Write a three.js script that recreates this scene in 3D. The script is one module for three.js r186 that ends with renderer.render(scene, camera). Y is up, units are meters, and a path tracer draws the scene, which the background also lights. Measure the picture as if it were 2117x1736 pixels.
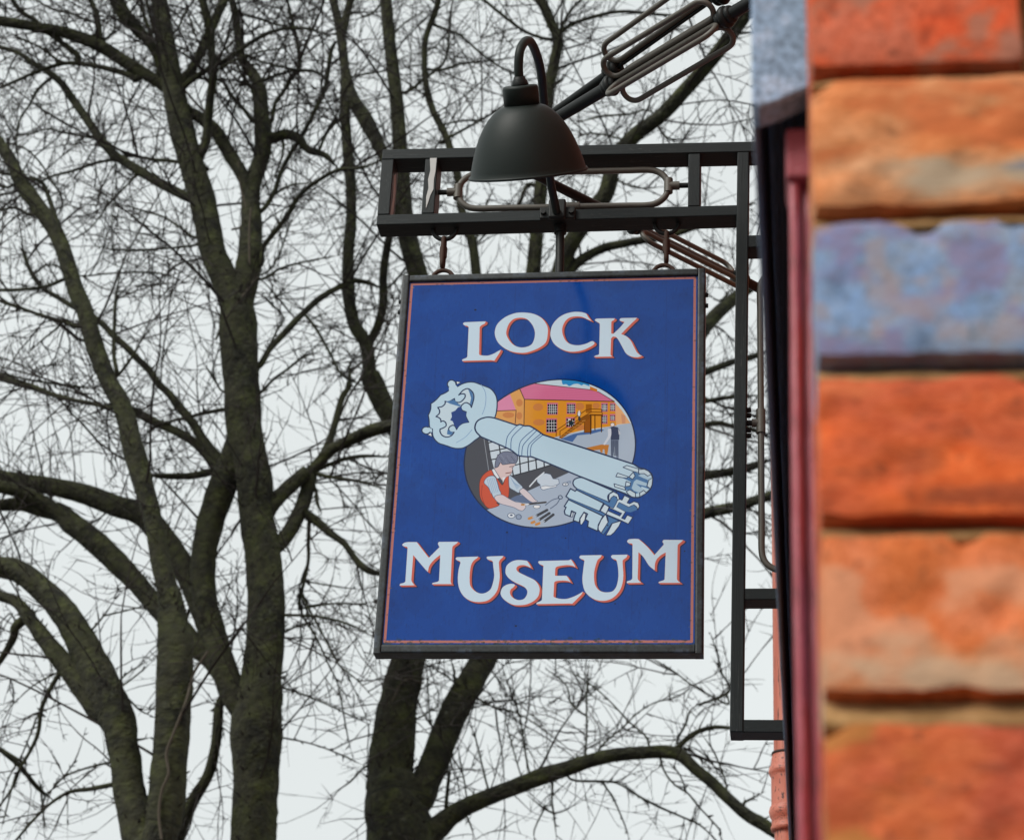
import * as THREE from 'three';
import { RoundedBoxGeometry } from 'three/addons/geometries/RoundedBoxGeometry.js';
import { mergeGeometries } from 'three/addons/utils/BufferGeometryUtils.js';

// ---------------------------------------------------------------- camera, sky, sun, exposure
const scene = new THREE.Scene();
const camera = new THREE.PerspectiveCamera(2 * Math.atan(1230 / 6239) * 180 / Math.PI, 1024 / 839, 0.05, 400);
camera.position.set(0.7797, 1.6488, 3.6601);
camera.up.set(0.01435626, 0.89632525, 0.44316469);
camera.lookAt(camera.position.x - 0.13133144, camera.position.y + 0.44106102, camera.position.z - 0.88781599);
camera.focus = 4.06;
camera.userData.fStop = 10.5;
const renderer = new THREE.WebGLRenderer({ antialias: true });
renderer.toneMapping = THREE.LinearToneMapping;
renderer.toneMappingExposure = 1.75;
renderer.shadowMap.enabled = true;

// value noise, seeded random
function rng(seed) { let a = seed >>> 0; return () => { a = (a + 0x6D2B79F5) | 0; let t = Math.imul(a ^ (a >>> 15), 1 | a); t = (t + Math.imul(t ^ (t >>> 7), 61 | t)) ^ t; return ((t ^ (t >>> 14)) >>> 0) / 4294967296; }; }
function hash(x, y, z) { let h = Math.imul(x, 374761393) ^ Math.imul(y, 668265263) ^ Math.imul(z, 2147483647 - 1274126177); h = Math.imul(h ^ (h >>> 13), 1274126177); return ((h ^ (h >>> 16)) >>> 0) / 4294967296; }
const fade = (t) => t * t * (3 - 2 * t), mix = (a, b, t) => a + (b - a) * t, clamp = (x, a = 0, b = 1) => Math.min(b, Math.max(a, x));
function noise(x, y, z = 0) {
  const i = Math.floor(x), j = Math.floor(y), k = Math.floor(z), u = fade(x - i), v = fade(y - j), w = fade(z - k);
  const f = (a, b, c) => hash(i + a, j + b, k + c);
  return mix(mix(mix(f(0, 0, 0), f(1, 0, 0), u), mix(f(0, 1, 0), f(1, 1, 0), u), v), mix(mix(f(0, 0, 1), f(1, 0, 1), u), mix(f(0, 1, 1), f(1, 1, 1), u), v), w);
}
function fbm(x, y, z = 0, n = 4) { let s = 0, a = 0.5, t = 0; for (let k = 0; k < n; k++) { s += a * noise(x, y, z + 17 * k); t += a; x *= 2.03; y *= 2.03; a *= 0.5; } return s / t; }

{ // pale overcast sky: thin even cloud all round
  const w = 256, h = 128, d = new Float32Array(w * h * 4);
  for (let j = 0; j < h; j++) for (let i = 0; i < w; i++) {
    const a = i / w * Math.PI * 2, e = (j / h - 0.5) * Math.PI;
    const n = 0.92 + 0.15 * fbm(3 * Math.cos(a) * Math.cos(e) + 9, 3 * Math.sin(a) * Math.cos(e) + 9, 3 * Math.sin(e) + 9, 3);
    const o = (j * w + i) * 4; d[o] = 0.448 * n; d[o + 1] = 0.474 * n; d[o + 2] = 0.475 * n; d[o + 3] = 1;
  }
  const sky = new THREE.DataTexture(d, w, h, THREE.RGBAFormat, THREE.FloatType);
  sky.mapping = THREE.EquirectangularReflectionMapping; sky.magFilter = THREE.LinearFilter; sky.needsUpdate = true;
  scene.background = sky; scene.environment = sky;
}
const sun = new THREE.DirectionalLight(new THREE.Color(1, 0.96, 0.9), 1.5);
sun.position.set(-11.7, 18.8, 13.4); sun.target.position.set(0.3, 3, 0);
sun.castShadow = true; sun.shadow.radius = 50; sun.shadow.mapSize.set(2048, 2048);
Object.assign(sun.shadow.camera, { left: -14, right: 14, top: 14, bottom: -14, near: 1, far: 60 });
scene.add(sun, sun.target);

// ---------------------------------------------------------------- helpers
const taken = {};
function numbered(name) { const n = taken[name] = (taken[name] ?? -1) + 1; return n ? `${name}_${String(n).padStart(3, '0')}` : name; }
function mesh(name, geometry, material, parent) {
  const m = new THREE.Mesh(geometry, material); m.name = parent ? name : numbered(name); m.castShadow = m.receiveShadow = true; (parent ?? scene).add(m); return m;
}
function thing(name, label, category, group) {
  const g = new THREE.Group(); g.name = numbered(name); g.userData = { label, category }; if (group) g.userData.group = group; scene.add(g); return g;
}
const V = (x, y, z) => new THREE.Vector3(x, y, z);
const lin = (r, g, b) => new THREE.Color().setRGB(r, g, b);
function box(x0, x1, y0, y1, z0, z1, r = 0.0025) {
  const g = new RoundedBoxGeometry(x1 - x0, y1 - y0, z1 - z0, 2, r); g.translate((x0 + x1) / 2, (y0 + y1) / 2, (z0 + z1) / 2); return g;
}
// a square bar of width w (across) and depth d (along z) between two points of a plane z = const
function bar(a, b, w, d, r = 0.0022) {
  const L = Math.hypot(b[0] - a[0], b[1] - a[1]), g = new RoundedBoxGeometry(w, L, d, 2, r);
  g.rotateZ(Math.atan2(b[1] - a[1], b[0] - a[0]) - Math.PI / 2); g.translate((a[0] + b[0]) / 2, (a[1] + b[1]) / 2, a[2]); return g;
}
function tube(pts, r, closed = false, seg = 0, sides = 12) {
  return new THREE.TubeGeometry(new THREE.CatmullRomCurve3(pts.map((p) => p.isVector3 ? p : V(...p)), closed, 'centripetal'), seg || pts.length * 6, r, sides, closed);
}
function rod(a, b, r0, r1 = r0, sides = 14) {
  const A = V(...a), B = V(...b), d = B.clone().sub(A), g = new THREE.CylinderGeometry(r1, r0, d.length(), sides, 1);
  g.applyQuaternion(new THREE.Quaternion().setFromUnitVectors(V(0, 1, 0), d.clone().normalize())); g.translate(...A.add(B).multiplyScalar(0.5).toArray()); return g;
}
function data(w, h, f, srgb = true) { // f(u, v) -> [r, g, b] in 0..1
  const d = new Uint8Array(w * h * 4);
  for (let j = 0; j < h; j++) for (let i = 0; i < w; i++) { const c = f(i / w, j / h, i, j), o = (j * w + i) * 4; for (let k = 0; k < 3; k++) d[o + k] = clamp(c[k]) * 255; d[o + 3] = 255; }
  const t = new THREE.DataTexture(d, w, h); t.magFilter = THREE.LinearFilter; t.minFilter = THREE.LinearMipmapLinearFilter; t.generateMipmaps = true; t.wrapS = t.wrapT = THREE.RepeatWrapping;
  if (srgb) t.colorSpace = THREE.SRGBColorSpace; t.needsUpdate = true; return t;
}
const wrapN = (u, v, s, z, n = 4) => { // noise that tiles over 0..1
  const a = fbm(u * s, v * s, z, n), b = fbm((u - 1) * s, v * s, z, n), c = fbm(u * s, (v - 1) * s, z, n), d = fbm((u - 1) * s, (v - 1) * s, z, n);
  return mix(mix(a, b, fade(u)), mix(c, d, fade(u)), fade(v));
};

// ---------------------------------------------------------------- materials
const speck = data(256, 256, (u, v) => { const n = wrapN(u, v, 40, 3, 3), m = wrapN(u, v, 8, 5, 3); const k = 0.5 * n + 0.5 * m; return [k, k, k]; }, false);
const paintMap = data(512, 512, (u, v) => {
  const m = wrapN(u, v, 7, 2, 4), n = wrapN(u, v, 60, 8, 2), chip = wrapN(u, v, 26, 31, 3);
  let r = 0.1 + 0.05 * (m - 0.5) + 0.03 * (n - 0.5), g = r * 1.35, b = r * 1.42;
  if (chip > 0.7) { const k = clamp((chip - 0.7) * 12) * 0.75; r = mix(r, 0.42, k); g = mix(g, 0.42, k); b = mix(b, 0.4, k); }
  return [r, g, b];
});
paintMap.repeat.set(1.6, 1.6);
const M = {
  iron: new THREE.MeshPhysicalMaterial({ map: paintMap, roughness: 0.5, specularIntensity: 0.5, bumpMap: speck, bumpScale: 0.0005 }),
  ironPlain: new THREE.MeshPhysicalMaterial({ color: lin(0.014, 0.017, 0.017), roughness: 0.5, specularIntensity: 0.5, bumpMap: speck, bumpScale: 0.0004 }),
  pipe: new THREE.MeshPhysicalMaterial({ color: lin(0.105, 0.1, 0.084), roughness: 0.5, bumpMap: speck, bumpScale: 0.0005 }),
  rust: new THREE.MeshStandardMaterial({ color: lin(0.06, 0.032, 0.022), roughness: 0.8, bumpMap: speck, bumpScale: 0.0006 }),
  shade: new THREE.MeshPhysicalMaterial({ color: lin(0.011, 0.018, 0.016), roughness: 0.52, specularIntensity: 0.55, bumpMap: speck, bumpScale: 0.0003 }),
  enamel: new THREE.MeshPhysicalMaterial({ color: lin(0.55, 0.55, 0.52), roughness: 0.4 }),
  peel: new THREE.MeshStandardMaterial({ color: lin(0.55, 0.57, 0.56), roughness: 0.9, bumpMap: speck, bumpScale: 0.0008 }),
};

// painted sign: outlines in panel pixels (x.5 = corner)
const ART = { w: 1200, h: 1587, clip: 213,
 circle: [941, 778, 924, 858, 887, 932, 832, 996, 763, 1046, 685, 1079, 602, 1092, 520, 1085, 444, 1057, 380, 1012, 331, 950, 301, 877, 293, 798, 307, 717, 343, 640, 398, 573, 469, 521, 550, 487, 635, 474, 720, 482, 797, 512, 861, 560, 908, 624, 935, 698],
 letters: [
  [[255,220,262,215,343.5,213,340,222,327,230,321,240,325,356,329,362,358,365,382,357,396,348,409.5,340,405,352,386.5,387,373.5,384,260.5,385,262,379,278,371,280,357,278,239,272,231,261,228]],
  [[383,268,390,228,420,196,459,179,494,177,534,185,566,206,587,240,590,276,583,312,557,335,523,350,495,355,456,349,423,332,397,306],[427,267,434,229,453,205,481,199,506,206,528,231,540,263,539,295,529,319,508,330,483,331,458,319,439,297]],
  [[601,273,607,237,627,207,654,188,689,179,721,181,737.5,187,747,204,759.5,220,743,212,722,201,697,198,672,204,655,222,646,250,649,278,662,306,683,322,712,327,740,321,760,311,769,311,774,320,764,330,737,345,706,353,674,352,642,339,617,317,605,293]],
  [[773,217,780,211,849.5,211,847,218,837,226,837.5,278,845.5,280,871,253,888,229,881,225,871,222,870,215,877,211,935.5,211,931,218,916,234,875.5,281,896,291,914,311,929,343,941,365,957.5,378,943,383,919,380,898,366,883,338,869,310,858,294,845,291,837.5,300,837,369,843.5,378,774.5,378,780,373,792,369,794,356,793,241,791,231,782,225]],
  [[78,1157,85,1150,97,1147,131.5,1147,146,1166,181.5,1211,219.5,1168,217,1163,213,1154,217,1147,287.5,1147,283,1153,270,1163,267,1172,269,1306,273.5,1315,200.5,1315,203,1311,219,1307,226,1300,224.5,1198,208,1212,193,1229,184,1246,181.5,1266,168,1252,121.5,1198,121,1297,125,1308,134.5,1319,79.5,1320,81,1314,94,1310,100,1303,99,1170,95,1165,84,1163]],
  [[283,1214,288,1209,366.5,1207,362,1213,350,1223,342,1239,339,1264,339,1295,343,1321,356,1339,372,1350,388,1354,406,1349,421,1335,428,1310,431,1282,426,1248,423,1228,417,1222,404,1218,399,1211,403,1207,460.5,1205,458,1211,449,1220,445,1231,448,1259,451,1287,449,1315,444,1341,431,1363,411,1380,385,1386,358,1384,334,1374,314,1354,301,1326,296,1295,297,1258,302,1232,298,1224,288,1220]],
  [[549.5,1225,556,1234,566.5,1253,554,1246,538,1241,522,1243,512,1251,513,1262,524,1272,553,1287,580,1301,595,1319,601,1338,597,1364,581,1383,558,1395,532,1399,506,1397,482,1385,465,1369,458,1352,463,1332,476,1321,492,1316,505,1317,509.5,1321,503,1330,494,1338,492,1352,499,1366,513,1376,527,1380,544,1376,554,1363,557,1347,551,1334,537,1323,510,1310,488,1295,475,1279,472,1265,475,1245,488,1231,506,1223,527,1222]],
  [[592,1230,597,1226,703,1224,712.5,1220,722,1235,730.5,1251,720,1245,701,1242,680,1244,662,1248,656,1255,655.5,1283,658.5,1285,698.5,1285,703,1291,714.5,1310,704,1305,683,1303,662,1305,654,1311,653,1364,656,1369,675,1375,701,1376,726,1368,747,1357,760.5,1348,755,1359,723.5,1394,712.5,1393,591.5,1395,594,1390,607,1384,612,1377,612,1246,608,1242,598,1238]],
  [[744,1212,749,1205,825.5,1204,822,1212,811,1223,805,1242,800,1267,800,1295,804,1320,815,1338,830,1348,848,1351,869,1347,882,1331,888,1309,890,1284,888,1256,884,1234,879,1222,867,1218,861,1210,866,1204,920.5,1203,917,1213,907,1221,903,1228,905,1256,907,1284,905,1312,897,1340,882,1362,862,1377,838,1383,812,1380,789,1368,770,1348,761,1322,758,1295,760,1261,763,1227,760,1222,749,1217]],
  [[919,1149,925,1142,945,1140,960.5,1141,979,1158,998,1178,1019.5,1206,1053.5,1164,1053,1159,1049,1152,1054,1145,1123.5,1146,1119,1152,1107,1162,1104,1170,1103,1299,1107,1307,1115.5,1314,1036.5,1314,1039,1310,1054,1305,1059,1299,1061.5,1194,1045,1204,1029,1220,1022,1240,1021.5,1264,1001,1246,980,1212,960.5,1192,960,1296,964,1305,973.5,1313,921.5,1314,922,1308,936,1303,941,1295,939,1162,936,1158,924,1156]],
 ],
 shapes: [
  ['#c3dcea',null,0,1,[251.5,435,982.5,449,987.5,757,269.5,747]],
  ['#2f8fd0',null,0,1,[649,462,652,477,657,495,671,495,683,503,699,495,716,494,730,501,738,496,761,504,732,463]],
  ['#a9bdd2',null,0,1,[574.5,720,684.5,707,917.5,665,986.5,666,990.5,894,471.5,888]],
  ['#4a6da6',null,0,1,[657.5,728,706.5,707,810.5,687,821.5,694,772.5,708,720.5,713,702.5,741]],
  ['#dba25a',null,0,1,[399.5,545,485.5,496,511.5,558,514.5,677,392.5,632]],
  ['#d9952f',null,0,1,[511.5,557,857.5,572,868.5,674,739.5,692,629.5,721,573.5,705,514.5,677]],
  ['#c98347',null,0,1,[585,591,582,600,573,606,560,606,550,600,546,591,550,582,559,576,571,576,581,582]],
  ['#c98347',null,0,1,[594,656,590,664,579,669,565,669,554,664,549,656,553,648,564,643,578,643,589,648]],
  ['#c98347',null,0,1,[743,591,740,600,731,606,721,605,713,600,709,590,712,581,720,576,731,576,739,582]],
  ['#c98347',null,0,1,[802,589,800,596,793,601,784,600,777,596,774,588,777,581,784,577,792,577,799,582]],
  ['#c98347',null,0,1,[749,680,746,687,736,692,724,692,715,687,711,680,714,673,724,668,736,668,746,673]],
  ['#c98347',null,0,1,[505,571,503,581,497,586,489,586,483,580,480,571,482,562,488,556,496,556,502,562]],
  ['#c98347',null,0,1,[506,627,504,636,499,642,492,642,486,636,484,627,485,618,491,612,498,612,504,618]],
  ['#c98347',null,0,1,[475,624,471,631,460,635,446,635,435,630,430,623,434,616,445,611,459,612,471,616]],
  ['#e2b07e',null,0,1,[860.5,578,885.5,609,920.5,665,865.5,671]],
  ['#cf9a78',null,0,1,[884.5,624,900.5,634,901.5,666,888.5,667]],
  ['#d3749c','#5a2a2a',2,1,[485.5,498,521.5,486,761.5,520,795.5,530,857.5,572,511.5,557]],
  [null,'#c0628c',1,0,[489.5,503,784.5,527]],
  [null,'#c0628c',1,0,[493.5,511,796.5,534]],
  [null,'#c0628c',1,0,[497.5,520,807.5,541]],
  [null,'#c0628c',1,0,[501.5,529,819.5,548]],
  [null,'#c0628c',1,0,[504.5,538,831.5,555]],
  [null,'#c0628c',1,0,[508.5,547,843.5,562]],
  ['#d98bb0',null,0,1,[410.5,540,426.5,531,453.5,530,480.5,602,407.5,605]],
  [null,'#5a2a1a',2.5,0,[407.5,605,481.5,603,480.5,659]],
  [null,'#4a2a1a',2.5,0,[485.5,498,511.5,558,514.5,672]],
  [null,'#4a2a1a',3,0,[511.5,557,857.5,572]],
  ['#c9792f',null,0,1,[762.5,506,790.5,519,789.5,530,762.5,520]],
  ['#c9728c',null,0,1,[599.5,573,641.5,574,642.5,625,601.5,625]],
  ['#20232c',null,0,1,[602.5,580,638.5,581,639.5,622,603.5,621]],
  [null,'#e6eef2',1.6,0,[609.5,580,611.5,621]],
  [null,'#e6eef2',1.6,0,[616.5,580,618.5,621]],
  [null,'#e6eef2',1.6,0,[623.5,580,625.5,621]],
  [null,'#e6eef2',1.6,0,[631.5,580,632.5,622]],
  [null,'#e6eef2',1.6,0,[602.5,590,638.5,591]],
  [null,'#e6eef2',1.6,0,[603.5,601,639.5,601]],
  [null,'#e6eef2',1.6,0,[603.5,611,639.5,611]],
  ['#c9728c',null,0,1,[674.5,574,709.5,575,710.5,623,676.5,623]],
  ['#20232c',null,0,1,[677.5,581,706.5,582,707.5,620,678.5,619]],
  [null,'#e6eef2',1.6,0,[684.5,581,686.5,619]],
  [null,'#e6eef2',1.6,0,[692.5,581,693.5,619]],
  [null,'#e6eef2',1.6,0,[699.5,582,700.5,620]],
  [null,'#e6eef2',1.6,0,[677.5,591,706.5,591]],
  [null,'#e6eef2',1.6,0,[678.5,600,707.5,601]],
  [null,'#e6eef2',1.6,0,[678.5,610,707.5,610]],
  ['#c9728c',null,0,1,[598.5,639,640.5,640,642.5,701,600.5,701]],
  ['#20232c',null,0,1,[600.5,646,638.5,646,639.5,698,602.5,697]],
  [null,'#e6eef2',1.6,0,[609.5,646,611.5,697]],
  [null,'#e6eef2',1.6,0,[619.5,646,621.5,697]],
  [null,'#e6eef2',1.6,0,[628.5,646,630.5,697]],
  [null,'#e6eef2',1.6,0,[601.5,659,638.5,659]],
  [null,'#e6eef2',1.6,0,[601.5,671,639.5,672]],
  [null,'#e6eef2',1.6,0,[602.5,684,639.5,685]],
  ['#c9728c',null,0,1,[673.5,636,709.5,636,710.5,680,675.5,680]],
  ['#20232c',null,0,1,[676.5,642,707.5,643,708.5,677,677.5,676]],
  [null,'#e6eef2',1.6,0,[683.5,642,685.5,676]],
  [null,'#e6eef2',1.6,0,[691.5,643,692.5,676]],
  [null,'#e6eef2',1.6,0,[699.5,643,700.5,676]],
  [null,'#e6eef2',1.6,0,[676.5,654,707.5,654]],
  [null,'#e6eef2',1.6,0,[676.5,665,708.5,665]],
  ['#c9728c',null,0,1,[806.5,576,832.5,576,833.5,616,807.5,616]],
  ['#20232c',null,0,1,[809.5,583,830.5,583,830.5,613,810.5,612]],
  [null,'#e6eef2',1.6,0,[814.5,583,815.5,612]],
  [null,'#e6eef2',1.6,0,[819.5,583,820.5,612]],
  [null,'#e6eef2',1.6,0,[824.5,583,825.5,612]],
  [null,'#e6eef2',1.6,0,[809.5,590,830.5,591]],
  [null,'#e6eef2',1.6,0,[809.5,598,830.5,598]],
  [null,'#e6eef2',1.6,0,[809.5,605,830.5,605]],
  ['#c9728c',null,0,1,[840.5,577,861.5,577,862.5,614,841.5,613]],
  ['#20232c',null,0,1,[842.5,583,859.5,584,859.5,610,843.5,610]],
  [null,'#e6eef2',1.6,0,[848.5,584,848.5,610]],
  [null,'#e6eef2',1.6,0,[853.5,584,854.5,610]],
  [null,'#e6eef2',1.6,0,[842.5,590,859.5,590]],
  [null,'#e6eef2',1.6,0,[842.5,597,859.5,597]],
  [null,'#e6eef2',1.6,0,[843.5,603,859.5,603]],
  ['#c9728c',null,0,1,[810.5,625,832.5,626,833.5,667,811.5,667]],
  ['#20232c',null,0,1,[812.5,632,829.5,633,830.5,663,813.5,663]],
  [null,'#e6eef2',1.6,0,[818.5,632,819.5,663]],
  [null,'#e6eef2',1.6,0,[824.5,632,824.5,663]],
  [null,'#e6eef2',1.6,0,[812.5,640,830.5,640]],
  [null,'#e6eef2',1.6,0,[812.5,648,830.5,648]],
  [null,'#e6eef2',1.6,0,[813.5,655,830.5,656]],
  ['#c9728c',null,0,1,[841.5,625,862.5,625,863.5,655,842.5,655]],
  ['#20232c',null,0,1,[843.5,632,860.5,632,860.5,651,844.5,651]],
  [null,'#e6eef2',1.6,0,[849.5,632,849.5,651]],
  [null,'#e6eef2',1.6,0,[854.5,632,855.5,651]],
  [null,'#e6eef2',1.6,0,[843.5,638,860.5,639]],
  [null,'#e6eef2',1.6,0,[844.5,645,860.5,645]],
  ['#a2641a',null,0,1,[748.5,582,771.5,582,771.5,619,749.5,619]],
  ['#96591c','#5a3410',2,1,[745.5,637,770.5,632,772.5,701,746.5,702]],
  ['#8a5418',null,0,1,[649.5,723,661.5,726,770.5,638,770.5,624,748.5,628]],
  [null,'#d9a050',2,0,[657.5,719,669.5,716]],
  [null,'#d9a050',2,0,[668.5,709,680.5,707]],
  [null,'#d9a050',2,0,[679.5,700,692.5,698]],
  [null,'#d9a050',2,0,[691.5,691,703.5,688]],
  [null,'#d9a050',2,0,[702.5,681,714.5,679]],
  [null,'#d9a050',2,0,[713.5,672,726.5,670]],
  [null,'#d9a050',2,0,[725.5,663,737.5,660]],
  [null,'#d9a050',2,0,[736.5,653,748.5,651]],
  [null,'#6e4212',2.5,0,[639.5,715,639.5,691,749.5,607,769.5,602,808.5,605,813.5,629]],
  [null,'#6e4212',2.5,0,[654.5,722,653.5,694,770.5,615,811.5,617]],
  ['#7a4a16',null,0,1,[764.5,624,814.5,626,814.5,633,765.5,631]],
  [null,'#4a3016',3,0,[768.5,628,770.5,708]],
  [null,'#4a3016',3,0,[784.5,629,786.5,693]],
  [null,'#4a3016',3,0,[809.5,629,811.5,700]],
  ['#d9e4ec','#333a44',1.5,1,[730,622,729,629,726,633,723,633,719,629,718,621,719,614,722,610,726,610,729,614]],
  ['#333a48',null,0,1,[731,643,730,649,727,652,724,652,722,648,721,643,721,638,724,634,727,634,729,638]],
  ['#e4d4cc',null,0,1,[728,612,727,615,725,616,723,616,721,615,720,612,721,610,723,608,725,608,727,610]],
  ['#20303a',null,0,1,[703,661,702,667,698,670,693,670,688,666,687,661,688,656,692,652,697,652,701,656]],
  ['#e4ecf2',null,0,1,[692,646,692,647,689,649,686,648,683,647,682,646,683,644,686,643,689,643,691,644]],
  ['#c07f3a',null,0,1,[752.5,767,812.5,753,841.5,755,835.5,799,827.5,797,824.5,773,818.5,773,817.5,788,810.5,785,807.5,774,769.5,779]],
  ['#404b66',null,0,1,[840.5,685,854.5,677,873.5,682,879.5,695,879.5,734,847.5,734,847.5,709]],
  ['#cdd9e6',null,0,1,[846,685,835,691,836,718,820,751,826,755,847,721,849,700]],
  ['#e8e4e4','#556',1.2,1,[860,670,859,675,855,678,850,678,846,675,845,670,846,666,850,663,855,663,859,666]],
  ['#c2ccd8',null,0,1,[873.5,685,884.5,710,877.5,713]],
  ['#6f7f98',null,0,1,[847.5,734,877.5,734,879.5,810,871.5,813,862.5,761,857.5,806,849.5,800]],
  [null,'#3a455c',2,0,[850.5,738,853.5,800]],
  [null,'#3a455c',2,0,[855.5,738,857.5,800]],
  [null,'#3a455c',2,0,[859.5,738,862.5,800]],
  [null,'#3a455c',2,0,[864.5,738,866.5,800]],
  [null,'#3a455c',2,0,[869.5,738,870.5,801]],
  [null,'#3a455c',2,0,[873.5,739,875.5,801]],
  ['#474b55',null,0,1,[216.5,749,346.5,711,712.5,868,763.5,897,764.5,947,541.5,945,426.5,1009,371.5,1018,226.5,916]],
  [null,'#9aa4b0',2,0,[363.5,723,388.5,857]],
  ['#c9dcea',null,0,1,[380.5,730,427.5,747,620.5,834,486.5,880,409.5,852,394.5,801]],
  [null,'#2a2f3a',4,0,[421.5,743,430.5,791]],
  [null,'#2a2f3a',4,0,[502.5,794,510.5,871]],
  [null,'#2a2f3a',4,0,[535.5,799,541.5,862]],
  [null,'#2a2f3a',4,0,[565.5,811,570.5,852]],
  [null,'#2a2f3a',4,0,[597.5,826,599.5,842]],
  [null,'#2a2f3a',4,0,[380.5,740,408.5,734]],
  [null,'#2a2f3a',4,0,[385.5,777,456.5,762]],
  [null,'#2a2f3a',4,0,[393.5,811,426.5,805]],
  [null,'#2a2f3a',4,0,[482.5,836,577.5,811]],
  [null,'#2a2f3a',4,0,[478.5,853,483.5,881]],
  [null,'#2a2f3a',4,0,[480.5,879,623.5,838]],
  ['#a7bad0',null,0,1,[471.5,979,541.5,942,693.5,868,782.5,905,788.5,1121,353.5,1118,390.5,1018]],
  ['#5f7396',null,0,1,[471,979,507,959,549,970,564,990,536,992,497,984]],
  ['#c9553a','#6a2a22',1.5,1,[356,917,360,889,375,867,398,854,410,877,423,890,444,916,454,880,467,881,470,926,465,974,425,989,435,1000,399,1012,377,993,361,963]],
  [null,'#9a3a2c',2,0,[367,917,367,958,379,993]],
  ['#bcd3e6','#3a4a66',1.5,1,[373,905,385,883,410,879,423,903,432,933,440,955,416,971,405,953,390,925]],
  [null,'#86a9cc',1.3,0,[383.5,890,401.5,951]],
  [null,'#86a9cc',1.3,0,[390.5,889,408.5,949]],
  [null,'#86a9cc',1.3,0,[396.5,888,414.5,948]],
  [null,'#86a9cc',1.3,0,[402.5,887,421.5,946]],
  [null,'#86a9cc',1.3,0,[409.5,886,427.5,945]],
  [null,'#86a9cc',1.3,0,[415.5,885,433.5,943]],
  ['#bcd3e6','#3a4a66',1.5,1,[467,877,488,891,505,909,521,928,507,949,490,940,470,925]],
  [null,'#86a9cc',1.3,0,[471.5,883,499.5,934]],
  [null,'#86a9cc',1.3,0,[475.5,889,502.5,931]],
  [null,'#86a9cc',1.3,0,[478.5,895,505.5,928]],
  [null,'#86a9cc',1.3,0,[482.5,902,508.5,925]],
  [null,'#86a9cc',1.3,0,[485.5,908,512.5,922]],
  ['#d9c7c8','#6a6a7a',1.2,1,[409,847,418,834,429,824,478,825,489,830,480,845,477,865,469,877,457,884,444,898,432,885,419,867]],
  ['#727c95','#2e3446',2,1,[412,844,412,821,419,796,434,781,457,777,483,785,497,802,491,826,469,828,441,832,432,822,424,839]],
  ['#4a5368',null,0,1,[421,791,420,792,418,792,417,791,418,789,420,789]],
  ['#8f9ab0',null,0,1,[445,807,444,808,441,808,440,807,441,805,443,805]],
  ['#4a5368',null,0,1,[468,823,467,824,465,824,464,822,465,821,467,821]],
  ['#8f9ab0',null,0,1,[490,805,489,807,487,807,486,805,487,804,489,804]],
  ['#4a5368',null,0,1,[443,820,442,822,440,822,439,820,440,819,442,819]],
  ['#8f9ab0',null,0,1,[465,803,464,804,462,804,461,803,462,801,464,801]],
  ['#4a5368',null,0,1,[488,819,487,820,485,820,484,819,485,817,487,817]],
  ['#8f9ab0',null,0,1,[440,800,439,802,437,802,436,800,437,799,439,799]],
  ['#4a5368',null,0,1,[463,816,462,818,460,818,459,816,460,815,462,815]],
  ['#8f9ab0',null,0,1,[485,799,484,801,482,800,481,799,482,797,484,797]],
  ['#4a5368',null,0,1,[439,814,438,816,435,815,434,814,435,812,437,812]],
  ['#8f9ab0',null,0,1,[460,797,459,798,457,798,456,797,457,795,459,795]],
  ['#4a5368',null,0,1,[484,813,483,814,481,814,480,812,481,811,483,811]],
  ['#8f9ab0',null,0,1,[436,794,435,796,432,796,431,794,432,793,434,793]],
  ['#4a5368',null,0,1,[459,810,458,812,456,812,455,810,456,809,458,809]],
  ['#8f9ab0',null,0,1,[481,793,480,794,478,794,477,793,478,791,480,791]],
  ['#4a5368',null,0,1,[434,808,433,809,431,809,430,808,431,806,433,806]],
  ['#8f9ab0',null,0,1,[457,824,457,825,454,825,453,824,454,822,456,822]],
  ['#4a5368',null,0,1,[479,806,478,808,476,808,475,806,476,805,478,805]],
  ['#8f9ab0',null,0,1,[433,821,432,823,430,823,428,821,429,820,431,820]],
  ['#4a5368',null,0,1,[454,804,453,805,451,805,450,804,451,802,453,802]],
  ['#8f9ab0',null,0,1,[478,820,477,821,475,821,474,820,475,818,477,818]],
  ['#4a5368',null,0,1,[430,802,429,803,426,803,425,801,426,800,428,800]],
  ['#8f9ab0',null,0,1,[453,817,452,819,450,819,449,817,450,816,452,816]],
  ['#4a5368',null,0,1,[475,800,474,802,472,802,471,800,472,799,474,799]],
  ['#8f9ab0',null,0,1,[428,815,427,817,425,817,424,815,425,814,427,814]],
  [null,'#7a4a44',3,0,[454.5,868,473.5,865]],
  [null,'#5a4a50',2.5,0,[467.5,841,482.5,839]],
  ['#556','#334',1,1,[479,846,479,847,477,847,476,846,477,845,479,845]],
  ['#e2edf4','#3a4a66',1.5,1,[399.5,852,408.5,848,432.5,887,422.5,890,408.5,872]],
  ['#e2edf4',null,0,1,[442.5,885,454.5,884,444.5,908]],
  ['#d6cfd6','#4a5a7a',1.5,1,[415,966,442,956,473,974,499,987,518,990,536,1005,526,1022,510,1020,491,1009,435,991]],
  ['#d6cfd6','#4a5a7a',1.5,1,[509,944,523,931,548,952,570,978,580,985,559,989,535,972]],
  [null,'#3c3a3c',6,0,[546.5,996,610.5,989]],
  [null,'#b9843f',6,0,[520.5,998,532.5,998]],
  [null,'#e0e8f0',4,0,[532.5,998,546.5,996]],
  ['#e6eef4','#3a4a66',1.5,1,[591,1007,589,1010,584,1013,578,1014,571,1013,566,1010,564,1006,566,1003,570,1000,577,1000,584,1001,589,1003]],
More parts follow.
